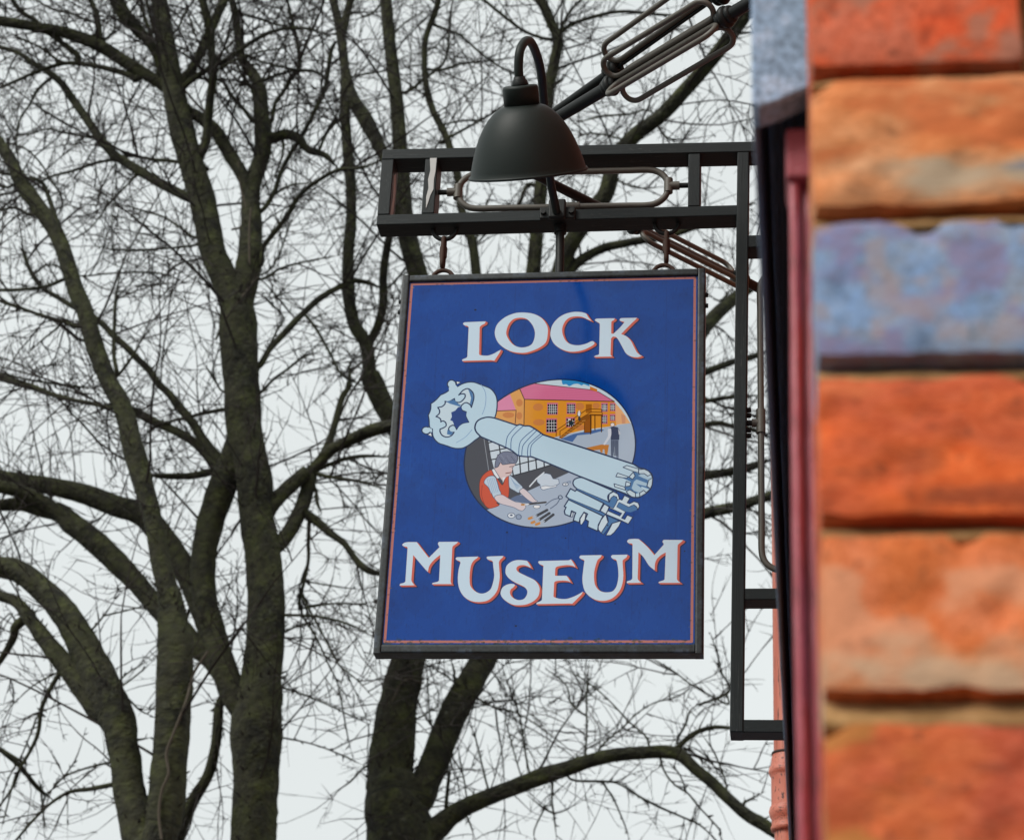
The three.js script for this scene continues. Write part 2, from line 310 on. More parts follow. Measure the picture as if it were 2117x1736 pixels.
  ['#c6d8e8','#46587a',1.5,1,[573.5,892,591.5,872,608.5,870,624.5,875,634.5,893,655.5,895,658.5,913,635.5,926,603.5,935,587.5,928,586.5,917,574.5,905]],
  [null,'#d6e4f0',5,0,[547.5,923,571.5,892,598.5,867]],
  ['#dfeaf2','#46587a',1.5,1,[588,928,605,921,631,924,649,918,647,926,622,932,599,938]],
  ['#dbe7f0','#3a4a66',2,1,[693,916,691,920,686,922,679,922,673,920,671,916,673,912,678,910,685,910,691,912]],
  [null,'#7f93b0',4,0,[688,907,700,904,699,911]],
  ['#3a4a66',null,0,1,[685,917,684,919,682,919,681,916,682,914,684,914]],
  [null,'#5a6a86',3,0,[610,1001,633,981,658,973]],
  [null,'#5a6a86',3,0,[629,1015,652,996,662,977]],
  [null,'#3a4a66',3,1,[672,969,671,974,667,976,662,976,659,973,657,969,658,965,662,962,666,962,670,965]],
  [null,'#3a3f48',9,0,[579.5,1043,616.5,1021]],
  [null,'#c98a44',9,0,[550.5,1055,562.5,1050]],
  [null,'#aebccc',4,0,[563.5,1050,578.5,1043]],
  [null,'#3a3f48',9,0,[590.5,1059,625.5,1034]],
  [null,'#c98a44',9,0,[561.5,1072,572.5,1067]],
  [null,'#aebccc',4,0,[574.5,1066,589.5,1059]],
  [null,'#3a3f48',9,0,[609.5,1066,640.5,1040]],
  [null,'#c98a44',9,0,[578.5,1079,590.5,1074]],
  [null,'#aebccc',4,0,[594.5,1074,608.5,1066]],
  ['#d9e6f0','#46587a',2,1,[497,1042,495,1048,488,1052,479,1052,472,1048,469,1042,471,1036,478,1032,487,1032,494,1036]],
  ['#8fa3bf','#3a4a66',2,1,[521,1048,520,1053,515,1057,508,1057,503,1053,501,1047,502,1042,507,1038,514,1038,519,1042]],
  ['#46587a',null,0,1,[488,1041,487,1043,483,1044,480,1043,478,1041,479,1038,483,1037,487,1038]],
  ['#b9d9ec','#1b2c52',4,1,[245,499,264,487,289,479,314,480,340,491,376,507,394,527,404,550,407,577,406,605,400,634,374,673,346,714,327,730,309,746,285,760,265,762,245,759,219,749,191,739,173,722,164,703,161.5,678,154,675,149,667,146,639,141.5,619,149,595,148.5,570,167,554,184.5,532,206,521,222.5,506]],
  ['#e3eff5','#1b2c52',2,1,[242.5,474,261.5,479,245.5,488]],
  ['#e3eff5','#1b2c52',2,1,[157.5,692,162.5,711,144.5,702]],
  ['#b9d9ec','#1b2c52',4,1,[242,487,240,496,234,503,226,505,218,502,211,495,208,486,210,477,216,470,224,468,232,471,239,477]],
  ['#b9d9ec','#1b2c52',4,1,[154,683,153,691,147,697,139,699,130,696,124,691,121,683,123,675,129,670,137,668,145,670,152,676]],
  ['#b9d9ec',null,0,1,[214.5,499,239.5,488,250.5,502,231.5,519,216.5,518]],
  ['#b9d9ec',null,0,1,[145.5,670,160.5,678,161.5,692,148.5,689]],
  ['#c4dcea','#1b2c52',4,1,[203.5,560,218,562,239.5,549,243,561,256,566,268,561,280,545,279,531,266,529,255.5,534,271,514,290,507,309,523,315,548,307.5,588,302,576,286,567,272,575,267,586,273,600,288.5,607,288,625,300.5,651,279,655,264,666,255.5,681,249,668,239,663,227,671,225,682,233,692,246.5,693,237,707,220,713,202,706,192,690,191.5,679,205,673,214,665,211,651,201,644,192.5,648,191,637,182,629,172.5,625,184,612,184,598,176.5,586,194,582,204,571]],
  ['#1d3f86',null,0,1,[255.5,587,267.5,582,273.5,603,288.5,608,288.5,628,299.5,651,274.5,656,256.5,678,245.5,663,238.5,646,228.5,641,234.5,627,230.5,608,245.5,601]],
  ['#4878ad',null,0,1,[290.5,509,307.5,523,313.5,548,307.5,581,301.5,570,304.5,548,296.5,523]],
  ['#4878ad',null,0,1,[206.5,561,238.5,554,256.5,572,267.5,578,260.5,583,224.5,571]],
  ['#4878ad',null,0,1,[243.5,694,235.5,705,219.5,701,220.5,682]],
  [null,'#7fa3cc',2,0,[340,491,356,518,362,549,360,588,351,618]],
  [null,'#7fa3cc',2,0,[315,683,292,713,258,737]],
  ['#b9d9ec','#1b2c52',5,1,[326,675,330,653,344,639,370,631,400,635,488.5,668,499,664,516,670,536,671,559,685,590.5,709,937.5,837,957.5,852,978,857,995,868,1004.5,879,1008.5,893,1006,922,1000.5,940,986.5,955,958.5,973,939,973,925,968,908.5,958,740.5,887,606.5,825,547.5,800,522,799,497,794,474,775,448.5,760,351.5,714,333,694]],
  [null,'#2a4a84',2.2,0,[487,669,454,713,449,760]],
  [null,'#2a4a84',2.2,0,[511,672,471,719,470,775]],
  [null,'#2a4a84',2.2,0,[556,683,505,735,500,796]],
  [null,'#2a4a84',2.2,0,[565,690,516,750,512,798]],
  [null,'#2a4a84',2.2,0,[581,704,537,750,534,798]],
  [null,'#2a4a84',2.2,0,[589,709,548,751,545,799]],
  ['#4878ad',null,0,1,[874.5,882,921.5,892,937.5,867,948.5,872,989.5,895,991.5,917,998.5,940,967.5,928,959.5,953,947.5,957,926.5,943,906.5,943,867.5,925,867.5,918,906.5,930,926.5,926,926.5,908]],
  ['#c3dcea','#1b2c52',2.5,1,[953.5,859,976.5,857,992.5,866,1003.5,879,989.5,886,976.5,876,956.5,876]],
  ['#c3dcea','#1b2c52',2.5,1,[993.5,902,1008.5,893,1006.5,922,1000.5,938,987.5,928]],
  ['#c3dcea','#1b2c52',2.5,1,[975.5,944,986.5,955,962.5,971,960.5,955]],
  ['#c3dcea','#1b2c52',2.5,1,[910.5,948,924.5,941,945.5,955,945.5,973,931.5,970,919.5,961]],
  ['#c3dcea','#1b2c52',2.5,1,[909.5,907,926.5,914,924.5,926,906.5,928]],
  ['#c3dcea','#1b2c52',2.5,1,[919.5,889,935.5,869,942.5,885,933.5,899]],
  ['#c3dcea','#1b2c52',2.5,1,[896.5,849,910.5,841,955.5,856,954.5,872,935.5,866]],
  ['#c3dcea','#1b2c52',2.5,1,[870.5,887,876.5,872,917.5,888,911.5,894]],
  ['#c3dcea','#1b2c52',2.5,1,[864.5,916,904.5,930,908.5,943,867.5,929]],
  ['#a9cbe2',null,0,1,[938.5,908,948.5,899,987.5,915,985.5,928,946.5,917,973.5,940,957.5,953,939.5,946,930.5,935]],
  ['#a9cbe2',null,0,1,[952.5,883,970.5,879,989.5,890,1007.5,893,991.5,902,975.5,895]],
  ['#b9d9ec','#1b2c52',4,1,[710,910,715,897,732,889,751,892,863.5,946,845,961,843,976,850.5,993,725.5,935,714,923]],
  ['#4878ad',null,0,1,[722.5,939,726.5,935,851.5,994,854.5,1009,826.5,996]],
  ['#b9d9ec','#1b2c52',4,1,[685.5,966,701.5,934,719.5,945,723.5,939,827.5,995,812.5,1028,696.5,975]],
  ['#4878ad',null,0,1,[697.5,975,812.5,1029,836.5,1039,827.5,1047,696.5,982]],
  ['#b9d9ec','#1b2c52',4,1,[680.5,1007,695.5,979,826.5,1047,819.5,1063,810.5,1082,808.5,1108,770.5,1090,772.5,1068,760.5,1060,768.5,1038,755.5,1031,741.5,1055,738.5,1073,716.5,1064,719.5,1048,724.5,1033,708.5,1025,704.5,1048,684.5,1039,681.5,1026,687.5,1010]],
  ['#d3e6f0','#1b2c52',2,1,[709.5,1028,714.5,1031,713.5,1049,705.5,1049]],
  ['#d3e6f0','#1b2c52',2.5,1,[754.5,1033,762.5,1038,759.5,1062,748.5,1082,742.5,1079,741.5,1058]],
  ['#c9e0ee','#1b2c52',3,1,[815.5,1026,830.5,998,848.5,1010,843.5,1025,837.5,1040]],
  ['#c9e0ee','#1b2c52',3,1,[837.5,1040,844.5,1067,847.5,1070,821.5,1116,810.5,1102,809.5,1089,819.5,1063,831.5,1045]],
  ['#c9e0ee','#1b2c52',3,1,[861.5,1077,882.5,1070,895.5,1067,887.5,1088,869.5,1114,857.5,1125,838.5,1126,851.5,1100]],
  ['#4878ad','#1b2c52',2,1,[843.5,1046,886.5,1067,860.5,1077,830.5,1122,821.5,1116,847.5,1070]],
  ['#c9e0ee','#1b2c52',3,1,[837.5,1040,843.5,1025,888.5,1047,895.5,1037,848.5,1014,852.5,1010,863.5,1016,873.5,997,878.5,983,885.5,979,895.5,983,904.5,964,925.5,975,915.5,994,924.5,998,940.5,989,956.5,995,961.5,1009,955.5,1023,950.5,1011,940.5,1003,928.5,1008,922.5,1013,885.5,993,877.5,1010,910.5,1030,896.5,1056,907.5,1061,916.5,1044,937.5,1053,921.5,1080,888.5,1063]],
  ['#c9e0ee','#1b2c52',3,1,[845.5,976,847.5,958,863.5,948,880.5,959,886.5,979,878.5,983,874.5,970,864.5,966,854.5,974,850.5,990]],
  ['#4878ad',null,0,1,[850.5,990,856.5,972,868.5,967,878.5,979,873.5,997,862.5,1016,852.5,1010]],
  ['#4878ad',null,0,1,[885.5,993,922.5,1013,938.5,1003,952.5,1015,951.5,1024,928.5,1033,910.5,1030,877.5,1010]],
 ] };

// trees: limbs as [x, y, z, radius] in metres
const TREES = {
 a: { limbs: [
  ['trunk', [-3.60,-0.10,-9.20,0.241],[-3.58,0.25,-9.20,0.200],[-3.55,0.80,-9.20,0.165],[-3.46,2.20,-9.20,0.149],[-3.37,3.58,-9.20,0.142],[-3.28,4.98,-9.20,0.138],[-3.23,5.24,-9.20,0.124],[-3.23,5.49,-9.20,0.120],[-3.25,5.89,-9.20,0.120],[-3.27,6.20,-9.20,0.119],[-3.29,6.41,-9.20,0.113],[-3.33,6.58,-9.20,0.100],[-3.37,6.75,-9.20,0.080],[-3.43,6.90,-9.20,0.057]],
  ['limb', [-3.27,5.04,-9.20,0.121],[-3.35,5.09,-9.20,0.121],[-3.42,5.24,-9.21,0.113],[-3.50,5.46,-9.22,0.105],[-3.54,5.63,-9.23,0.105],[-3.59,5.79,-9.23,0.111],[-3.64,5.92,-9.24,0.123],[-3.73,6.07,-9.25,0.128],[-3.82,6.22,-9.26,0.126],[-3.91,6.38,-9.27,0.109],[-4.00,6.53,-9.27,0.094],[-4.11,6.67,-9.28,0.090],[-4.31,6.86,-9.30,0.086],[-4.51,7.00,-9.31,0.079],[-4.69,7.05,-9.32,0.073],[-5.74,7.54,-9.38,0.055],[-6.80,8.10,-9.44,0.029]],
  ['limb', [-3.68,6.00,-9.24,0.067],[-3.74,5.96,-9.25,0.067],[-3.91,6.15,-9.27,0.074],[-4.09,6.34,-9.29,0.064],[-4.23,6.49,-9.31,0.055],[-4.35,6.63,-9.32,0.046],[-4.49,6.78,-9.34,0.038],[-4.67,6.85,-9.36,0.033],[-5.28,7.19,-9.43,0.025],[-5.88,7.59,-9.49,0.013]],
  ['limb', [-3.31,6.56,-9.20,0.079],[-3.37,6.75,-9.20,0.073],[-3.45,6.97,-9.19,0.067],[-3.52,7.22,-9.18,0.066],[-3.61,7.47,-9.17,0.068],[-3.69,7.69,-9.16,0.070],[-3.77,7.90,-9.15,0.069],[-3.83,8.08,-9.15,0.068],[-3.89,8.21,-9.14,0.066],[-3.99,8.36,-9.14,0.064],[-4.07,8.52,-9.13,0.063],[-4.15,8.70,-9.12,0.061],[-4.22,8.89,-9.11,0.061],[-4.32,9.08,-9.11,0.061],[-4.39,9.25,-9.10,0.059],[-4.52,9.53,-9.09,0.057],[-4.70,9.79,-9.07,0.056],[-4.86,10.00,-9.06,0.052],[-4.96,10.18,-9.06,0.047],[-5.12,10.40,-9.05,0.043],[-5.62,11.25,-9.01,0.033],[-6.12,12.17,-8.98,0.017]],
  ['limb', [-4.38,6.67,-9.33,0.032],[-4.37,6.69,-9.34,0.032],[-4.49,6.61,-9.39,0.031],[-4.50,6.57,-9.42,0.027],[-4.56,6.48,-9.48,0.022],[-4.67,6.37,-9.57,0.019],[-4.89,6.19,-9.76,0.014],[-5.11,6.05,-9.95,0.007]],
  ['limb', [-4.50,9.50,-9.09,0.020],[-4.48,9.50,-9.09,0.020],[-4.55,9.68,-9.08,0.018],[-4.65,9.91,-9.08,0.017],[-4.70,9.99,-9.07,0.014],[-4.87,10.04,-9.07,0.012],[-5.06,10.08,-9.06,0.010],[-5.31,10.16,-9.05,0.008],[-5.56,10.26,-9.04,0.004]],
  ['limb', [-4.04,6.29,-9.28,0.016],[-4.08,6.26,-9.29,0.016],[-4.14,6.15,-9.30,0.015],[-4.19,6.01,-9.32,0.014],[-4.20,5.85,-9.35,0.013],[-4.25,5.72,-9.37,0.011],[-4.30,5.63,-9.39,0.010],[-4.34,5.52,-9.42,0.009],[-4.44,5.37,-9.45,0.008],[-4.58,5.21,-9.50,0.006],[-4.72,5.07,-9.55,0.003]],
  ['limb', [-4.28,5.66,-9.39,0.011],[-4.51,5.79,-9.47,0.011],[-4.37,5.69,-9.58,0.014],[-4.27,5.58,-9.67,0.015],[-4.18,5.52,-9.75,0.003]],
  ['limb', [-3.51,5.49,-9.22,0.015],[-3.61,5.47,-9.22,0.015],[-3.75,5.44,-9.22,0.014],[-3.88,5.42,-9.22,0.012],[-3.99,5.35,-9.22,0.010],[-4.10,5.22,-9.21,0.009],[-4.20,5.08,-9.21,0.008],[-4.35,4.91,-9.21,0.006],[-4.49,4.77,-9.21,0.003]],
  ['limb', [-3.87,8.18,-9.14,0.019],[-3.97,8.16,-9.17,0.019],[-4.05,8.20,-9.20,0.018],[-4.27,8.28,-9.28,0.018],[-4.50,8.39,-9.38,0.020],[-4.66,8.48,-9.45,0.025],[-4.82,8.56,-9.52,0.028],[-5.04,8.68,-9.62,0.030],[-5.53,9.04,-9.84,0.023],[-6.02,9.45,-10.06,0.012]],
  ['limb', [-4.19,8.81,-9.12,0.017],[-4.27,8.79,-9.12,0.017],[-4.39,8.84,-9.13,0.016],[-4.56,8.90,-9.14,0.015],[-4.73,8.97,-9.15,0.013],[-4.92,9.05,-9.17,0.011],[-5.15,9.19,-9.18,0.008],[-5.38,9.35,-9.20,0.004]],
  ['limb', [-4.36,9.19,-9.10,0.015],[-4.43,9.18,-9.12,0.015],[-4.54,9.16,-9.16,0.014],[-4.69,9.17,-9.22,0.013],[-5.02,9.24,-9.35,0.013],[-5.25,9.33,-9.45,0.009],[-5.48,9.44,-9.54,0.005]],
  ['limb', [-4.41,8.85,-9.13,0.009],[-4.41,8.82,-9.14,0.009],[-4.56,8.73,-9.21,0.007],[-4.68,8.66,-9.28,0.001]],
  ['limb', [-4.00,8.38,-9.14,0.016],[-3.94,8.40,-9.14,0.016],[-3.98,8.56,-9.15,0.014],[-4.02,8.84,-9.17,0.013],[-4.04,9.05,-9.18,0.012],[-4.04,9.30,-9.20,0.003]],
  ['limb', [-3.94,8.40,-9.14,0.012],[-3.92,8.40,-9.13,0.012],[-3.82,8.52,-9.08,0.010],[-3.74,8.64,-9.02,0.003]],
  ['limb', [-5.01,8.66,-9.60,0.006],[-5.02,8.69,-9.61,0.006],[-4.83,8.67,-9.68,0.008],[-4.66,8.67,-9.75,0.009],[-4.50,8.68,-9.83,0.010],[-4.34,8.70,-9.92,0.003]],
  ['limb', [-4.62,8.67,-9.77,0.005],[-4.63,8.65,-9.78,0.005],[-4.49,8.63,-9.82,0.006],[-4.32,8.63,-9.88,0.002]],
  ['limb', [-4.86,10.00,-9.06,0.011],[-4.93,9.94,-9.05,0.011],[-4.97,9.94,-9.05,0.009],[-5.02,9.96,-9.04,0.006],[-5.25,10.11,-9.00,0.005],[-5.47,10.28,-8.97,0.003]],
  ['limb', [-4.68,9.76,-9.08,0.013],[-4.73,9.69,-9.05,0.012],[-4.83,9.72,-8.99,0.010],[-4.93,9.65,-8.92,0.006],[-5.10,9.55,-8.79,0.005],[-5.27,9.48,-8.66,0.002]],
  ['limb', [-3.54,5.63,-9.23,0.008],[-3.68,5.61,-9.22,0.008],[-3.89,5.53,-9.19,0.007],[-3.98,5.46,-9.18,0.002]],
  ['limb', [-3.76,6.13,-9.25,0.007],[-3.70,6.15,-9.26,0.007],[-3.61,6.25,-9.27,0.006],[-3.44,6.37,-9.30,0.001]],
  ['limb', [-3.98,6.49,-9.27,0.007],[-3.90,6.53,-9.24,0.007],[-3.80,6.61,-9.17,0.006],[-3.67,6.73,-9.05,0.001]],
  ['limb', [-3.80,6.61,-9.17,0.006],[-3.61,6.71,-9.28,0.005],[-3.52,6.78,-9.36,0.001]],
  ['limb', [-3.74,6.09,-9.25,0.007],[-3.65,6.12,-9.22,0.007],[-3.50,6.20,-9.15,0.006],[-3.38,6.27,-9.08,0.001]],
  ['limb', [-3.71,6.03,-9.25,0.007],[-3.63,6.09,-9.27,0.007],[-3.51,6.00,-9.30,0.006],[-3.41,5.96,-9.34,0.001]],
  ['limb', [-3.58,5.77,-9.23,0.010],[-3.51,5.78,-9.26,0.010],[-3.41,5.82,-9.32,0.002]],
  ['limb', [-4.04,6.29,-9.28,0.006],[-4.09,6.27,-9.30,0.006],[-4.30,6.19,-9.38,0.005],[-4.55,6.02,-9.53,0.001]],
  ['limb', [-4.19,5.99,-9.33,0.006],[-4.20,6.00,-9.33,0.006],[-4.30,5.73,-9.39,0.005],[-4.40,5.54,-9.44,0.005],[-4.44,5.30,-9.51,0.001]],
  ['limb', [-4.31,5.60,-9.40,0.007],[-4.32,5.61,-9.40,0.007],[-4.32,5.31,-9.30,0.006],[-4.31,5.17,-9.24,0.001]],
  ['limb', [-4.25,5.57,-9.69,0.007],[-4.25,5.57,-9.69,0.007],[-4.23,5.40,-9.76,0.006],[-4.21,5.32,-9.80,0.002]],
  ['limb', [-3.91,5.40,-9.22,0.005],[-3.90,5.40,-9.22,0.005],[-3.84,5.10,-9.19,0.001]],
  ['limb', [-4.21,5.55,-9.72,0.005],[-4.21,5.55,-9.72,0.005],[-4.05,5.76,-9.69,0.005],[-3.98,5.99,-9.64,0.002]],
 ], vines: [
  [[-3.06,6.37,-9.19],[-3.14,6.22,-9.19],[-3.14,5.99,-9.09],[-3.19,5.76,-9.06],[-3.22,5.63,-9.06],[-3.19,5.50,-9.06],[-3.22,5.39,-9.06],[-3.22,5.23,-9.06],[-3.18,5.07,-9.05]],
 ] },
 b: { limbs: [
  ['trunk', [-2.69,-0.10,-10.20,0.272],[-2.70,0.25,-10.20,0.225],[-2.72,0.80,-10.20,0.187],[-2.77,2.20,-10.20,0.168],[-2.82,3.78,-10.20,0.160],[-2.88,5.24,-10.20,0.155],[-2.90,5.43,-10.20,0.151],[-2.92,5.77,-10.20,0.150],[-2.95,6.13,-10.20,0.178],[-2.95,6.35,-10.20,0.167],[-2.95,6.56,-10.20,0.141],[-2.96,6.84,-10.20,0.135],[-2.99,7.17,-10.20,0.137],[-3.04,7.47,-10.20,0.133],[-3.12,7.81,-10.20,0.129],[-3.15,8.03,-10.20,0.138],[-3.22,8.28,-10.20,0.134],[-3.30,8.55,-10.20,0.135],[-3.34,8.85,-10.20,0.136],[-3.37,9.09,-10.20,0.145],[-3.42,9.38,-10.20,0.156],[-3.45,9.53,-10.20,0.141],[-3.47,9.65,-10.20,0.079]],
  ['limb', [-2.99,6.18,-10.20,0.083],[-3.13,6.41,-10.21,0.099],[-3.25,6.64,-10.21,0.096],[-3.35,6.89,-10.22,0.092],[-3.44,7.13,-10.23,0.089],[-3.49,7.43,-10.24,0.091],[-3.48,7.73,-10.25,0.098],[-3.42,8.04,-10.26,0.105],[-3.35,8.35,-10.27,0.097],[-3.33,8.55,-10.28,0.064]],
  ['limb', [-3.40,9.29,-10.20,0.091],[-3.49,9.59,-10.20,0.109],[-3.60,9.84,-10.20,0.105],[-3.69,10.02,-10.19,0.101],[-3.77,10.30,-10.19,0.103],[-3.85,10.57,-10.19,0.105],[-3.94,10.81,-10.19,0.103],[-4.02,11.03,-10.18,0.099],[-4.12,11.34,-10.18,0.094],[-4.20,11.61,-10.18,0.086],[-4.29,11.97,-10.17,0.079],[-4.36,12.26,-10.17,0.073],[-4.43,12.54,-10.17,0.068],[-4.69,13.78,-10.16,0.051],[-4.95,15.12,-10.14,0.027]],
  ['limb', [-3.40,9.26,-10.20,0.078],[-3.42,9.57,-10.22,0.097],[-3.41,9.86,-10.24,0.099],[-3.41,10.05,-10.25,0.092],[-3.43,10.31,-10.28,0.084],[-3.47,10.58,-10.30,0.075],[-3.46,10.82,-10.32,0.068],[-3.43,10.99,-10.34,0.066],[-3.44,11.19,-10.35,0.071],[-3.49,11.45,-10.38,0.066],[-3.53,11.70,-10.40,0.057],[-3.62,11.88,-10.42,0.048],[-3.72,12.02,-10.43,0.040],[-3.78,12.24,-10.45,0.036],[-3.84,12.51,-10.48,0.031],[-3.92,12.77,-10.50,0.026],[-4.08,13.35,-10.54,0.020],[-4.24,13.97,-10.59,0.010]],
  ['limb', [-3.00,6.28,-10.20,0.059],[-3.14,6.46,-10.21,0.069],[-3.27,6.64,-10.23,0.078],[-3.44,7.02,-10.27,0.083],[-3.60,7.35,-10.31,0.087],[-3.79,7.61,-10.34,0.088],[-3.98,7.83,-10.37,0.087],[-4.09,7.90,-10.38,0.085],[-4.26,7.96,-10.40,0.083],[-4.46,8.05,-10.43,0.080],[-4.66,8.12,-10.45,0.076],[-4.86,8.17,-10.47,0.071],[-5.04,8.21,-10.49,0.067],[-5.31,8.28,-10.53,0.063],[-6.38,8.69,-10.65,0.047],[-7.44,9.19,-10.78,0.025]],
  ['limb', [-2.99,6.28,-10.20,0.059],[-3.13,6.43,-10.21,0.068],[-3.23,6.56,-10.22,0.075],[-3.36,6.71,-10.23,0.077],[-3.49,6.81,-10.24,0.078],[-3.62,6.94,-10.25,0.078],[-3.74,7.05,-10.26,0.078],[-3.86,7.17,-10.28,0.077],[-3.98,7.30,-10.29,0.078],[-4.17,7.48,-10.31,0.082],[-4.39,7.67,-10.33,0.082],[-4.54,7.78,-10.34,0.079],[-4.68,7.89,-10.35,0.070],[-4.82,7.92,-10.36,0.058],[-4.99,7.97,-10.38,0.050],[-5.22,7.98,-10.40,0.044],[-6.09,8.18,-10.47,0.033],[-6.96,8.46,-10.54,0.018]],
  ['limb', [-4.51,7.76,-10.34,0.051],[-4.77,7.94,-10.29,0.054],[-4.96,8.02,-10.25,0.054],[-5.16,8.06,-10.20,0.051],[-6.14,8.43,-9.98,0.038],[-7.11,8.88,-9.76,0.020]],
  ['limb', [-3.39,8.13,-10.26,0.043],[-3.46,8.26,-10.27,0.041],[-3.56,8.37,-10.28,0.039],[-3.63,8.47,-10.28,0.036],[-3.71,8.59,-10.29,0.034],[-3.82,8.72,-10.30,0.032],[-3.92,8.84,-10.31,0.029],[-4.04,8.96,-10.32,0.028],[-4.12,9.07,-10.33,0.027],[-4.23,9.18,-10.34,0.026],[-4.34,9.29,-10.34,0.026],[-4.43,9.37,-10.35,0.026],[-4.56,9.50,-10.36,0.025],[-4.68,9.60,-10.37,0.024],[-4.82,9.67,-10.38,0.022],[-4.97,9.77,-10.40,0.021],[-5.12,9.87,-10.41,0.020],[-5.23,10.01,-10.42,0.019],[-5.32,10.18,-10.43,0.016],[-5.37,10.33,-10.44,0.004]],
  ['limb', [-3.43,8.12,-10.26,0.043],[-3.59,8.35,-10.30,0.040],[-3.73,8.47,-10.32,0.036],[-3.87,8.56,-10.35,0.036],[-4.02,8.64,-10.38,0.036],[-4.17,8.73,-10.41,0.038],[-4.30,8.80,-10.44,0.039]],
  ['limb', [-3.46,10.51,-10.29,0.054],[-3.51,10.69,-10.29,0.055],[-3.58,10.83,-10.28,0.057],[-3.65,10.94,-10.27,0.056],[-3.73,11.07,-10.26,0.054],[-3.82,11.21,-10.25,0.052],[-3.92,11.30,-10.24,0.050],[-4.07,11.40,-10.23,0.048],[-4.17,11.52,-10.22,0.048],[-4.30,11.64,-10.21,0.049],[-4.45,11.74,-10.19,0.051],[-4.59,11.83,-10.18,0.052],[-4.74,11.94,-10.17,0.053],[-4.89,12.03,-10.15,0.053],[-5.05,12.10,-10.14,0.052],[-5.24,12.16,-10.12,0.049],[-5.45,12.20,-10.10,0.046],[-5.78,12.26,-10.07,0.043],[-6.62,12.53,-9.99,0.032],[-7.46,12.88,-9.91,0.017]],
  ['limb', [-4.48,11.76,-10.19,0.028],[-4.52,11.69,-10.19,0.028],[-4.55,11.72,-10.19,0.026],[-4.73,11.80,-10.20,0.024],[-4.95,11.87,-10.21,0.021],[-5.16,11.90,-10.22,0.019],[-5.34,11.85,-10.22,0.017],[-5.50,11.78,-10.23,0.015],[-5.75,11.68,-10.25,0.013],[-5.99,11.63,-10.26,0.010],[-6.23,11.60,-10.27,0.005]],
  ['limb', [-3.84,10.53,-10.19,0.040],[-3.92,10.53,-10.20,0.040],[-4.05,10.60,-10.21,0.041],[-4.20,10.70,-10.24,0.040],[-4.35,10.81,-10.26,0.039],[-4.51,10.93,-10.29,0.039],[-4.67,11.06,-10.32,0.039],[-4.80,11.21,-10.35,0.038],[-4.92,11.38,-10.37,0.036],[-5.03,11.54,-10.40,0.035],[-5.15,11.71,-10.43,0.033],[-5.28,11.89,-10.46,0.030],[-5.43,12.03,-10.49,0.027],[-5.58,12.14,-10.52,0.024],[-5.76,12.29,-10.56,0.021],[-6.00,12.40,-10.60,0.018],[-6.31,12.60,-10.66,0.013],[-6.62,12.84,-10.72,0.007]],
  ['limb', [-5.05,11.88,-10.21,0.025],[-5.05,11.94,-10.20,0.025],[-5.19,12.06,-10.16,0.024],[-5.32,12.15,-10.12,0.023],[-5.42,12.24,-10.08,0.022],[-5.54,12.31,-10.04,0.021],[-5.66,12.46,-9.98,0.020],[-5.91,12.81,-9.86,0.015],[-6.15,13.19,-9.73,0.008]],
  ['limb', [-5.16,11.90,-10.22,0.014],[-5.23,11.93,-10.21,0.013],[-5.38,12.04,-10.18,0.011],[-5.52,12.10,-10.15,0.010],[-5.67,12.17,-10.11,0.003]],
  ['limb', [-4.93,12.05,-10.15,0.011],[-4.91,12.24,-10.17,0.011],[-5.04,12.32,-10.20,0.011],[-5.20,12.42,-10.23,0.010],[-5.36,12.49,-10.27,0.009],[-5.59,12.68,-10.33,0.007],[-5.78,12.88,-10.37,0.005],[-5.97,13.09,-10.42,0.003]],
  ['limb', [-4.87,12.02,-10.15,0.025],[-4.85,12.07,-10.15,0.025],[-4.87,12.10,-10.15,0.024],[-4.92,12.31,-10.14,0.022],[-5.01,12.50,-10.12,0.020],[-5.18,12.92,-10.10,0.015],[-5.35,13.38,-10.07,0.008]],
  ['limb', [-4.85,12.01,-10.15,0.008],[-4.82,12.07,-10.15,0.008],[-4.76,12.16,-10.15,0.008],[-4.77,12.31,-10.15,0.008],[-4.81,12.41,-10.15,0.002]],
  ['limb', [-4.36,11.68,-10.20,0.022],[-4.33,11.73,-10.19,0.022],[-4.37,11.90,-10.14,0.029],[-4.42,11.99,-10.10,0.041],[-4.52,12.09,-10.05,0.051],[-4.61,12.18,-9.99,0.057],[-4.70,12.34,-9.91,0.059],[-5.21,13.37,-9.46,0.044],[-5.72,14.50,-9.01,0.024]],
  ['limb', [-4.44,12.00,-10.09,0.018],[-4.40,12.02,-10.09,0.018],[-4.48,12.22,-10.05,0.016],[-4.52,12.40,-10.00,0.014],[-4.59,12.71,-9.94,0.011],[-4.66,13.04,-9.88,0.006]],
  ['limb', [-4.42,12.07,-10.08,0.014],[-4.40,12.09,-10.08,0.014],[-4.44,12.24,-10.10,0.013],[-4.54,12.51,-10.14,0.011],[-4.63,12.78,-10.18,0.009],[-4.72,13.07,-10.22,0.005]],
  ['limb', [-5.35,11.96,-10.48,0.013],[-5.38,11.93,-10.47,0.013],[-5.45,11.78,-10.42,0.012],[-5.47,11.59,-10.36,0.010],[-5.50,11.45,-10.31,0.009],[-5.47,11.18,-10.22,0.008],[-5.40,10.97,-10.15,0.002]],
  ['limb', [-3.91,10.75,-10.19,0.016],[-3.82,10.81,-10.21,0.016],[-4.10,10.93,-10.28,0.016],[-4.33,11.01,-10.35,0.015],[-4.57,11.10,-10.42,0.015],[-4.69,11.10,-10.46,0.014],[-4.87,11.11,-10.52,0.014],[-5.10,11.09,-10.60,0.013],[-5.34,11.09,-10.69,0.012],[-5.49,11.05,-10.75,0.011],[-5.84,11.05,-10.88,0.010],[-6.08,11.09,-10.96,0.008],[-6.31,11.15,-11.05,0.004]],
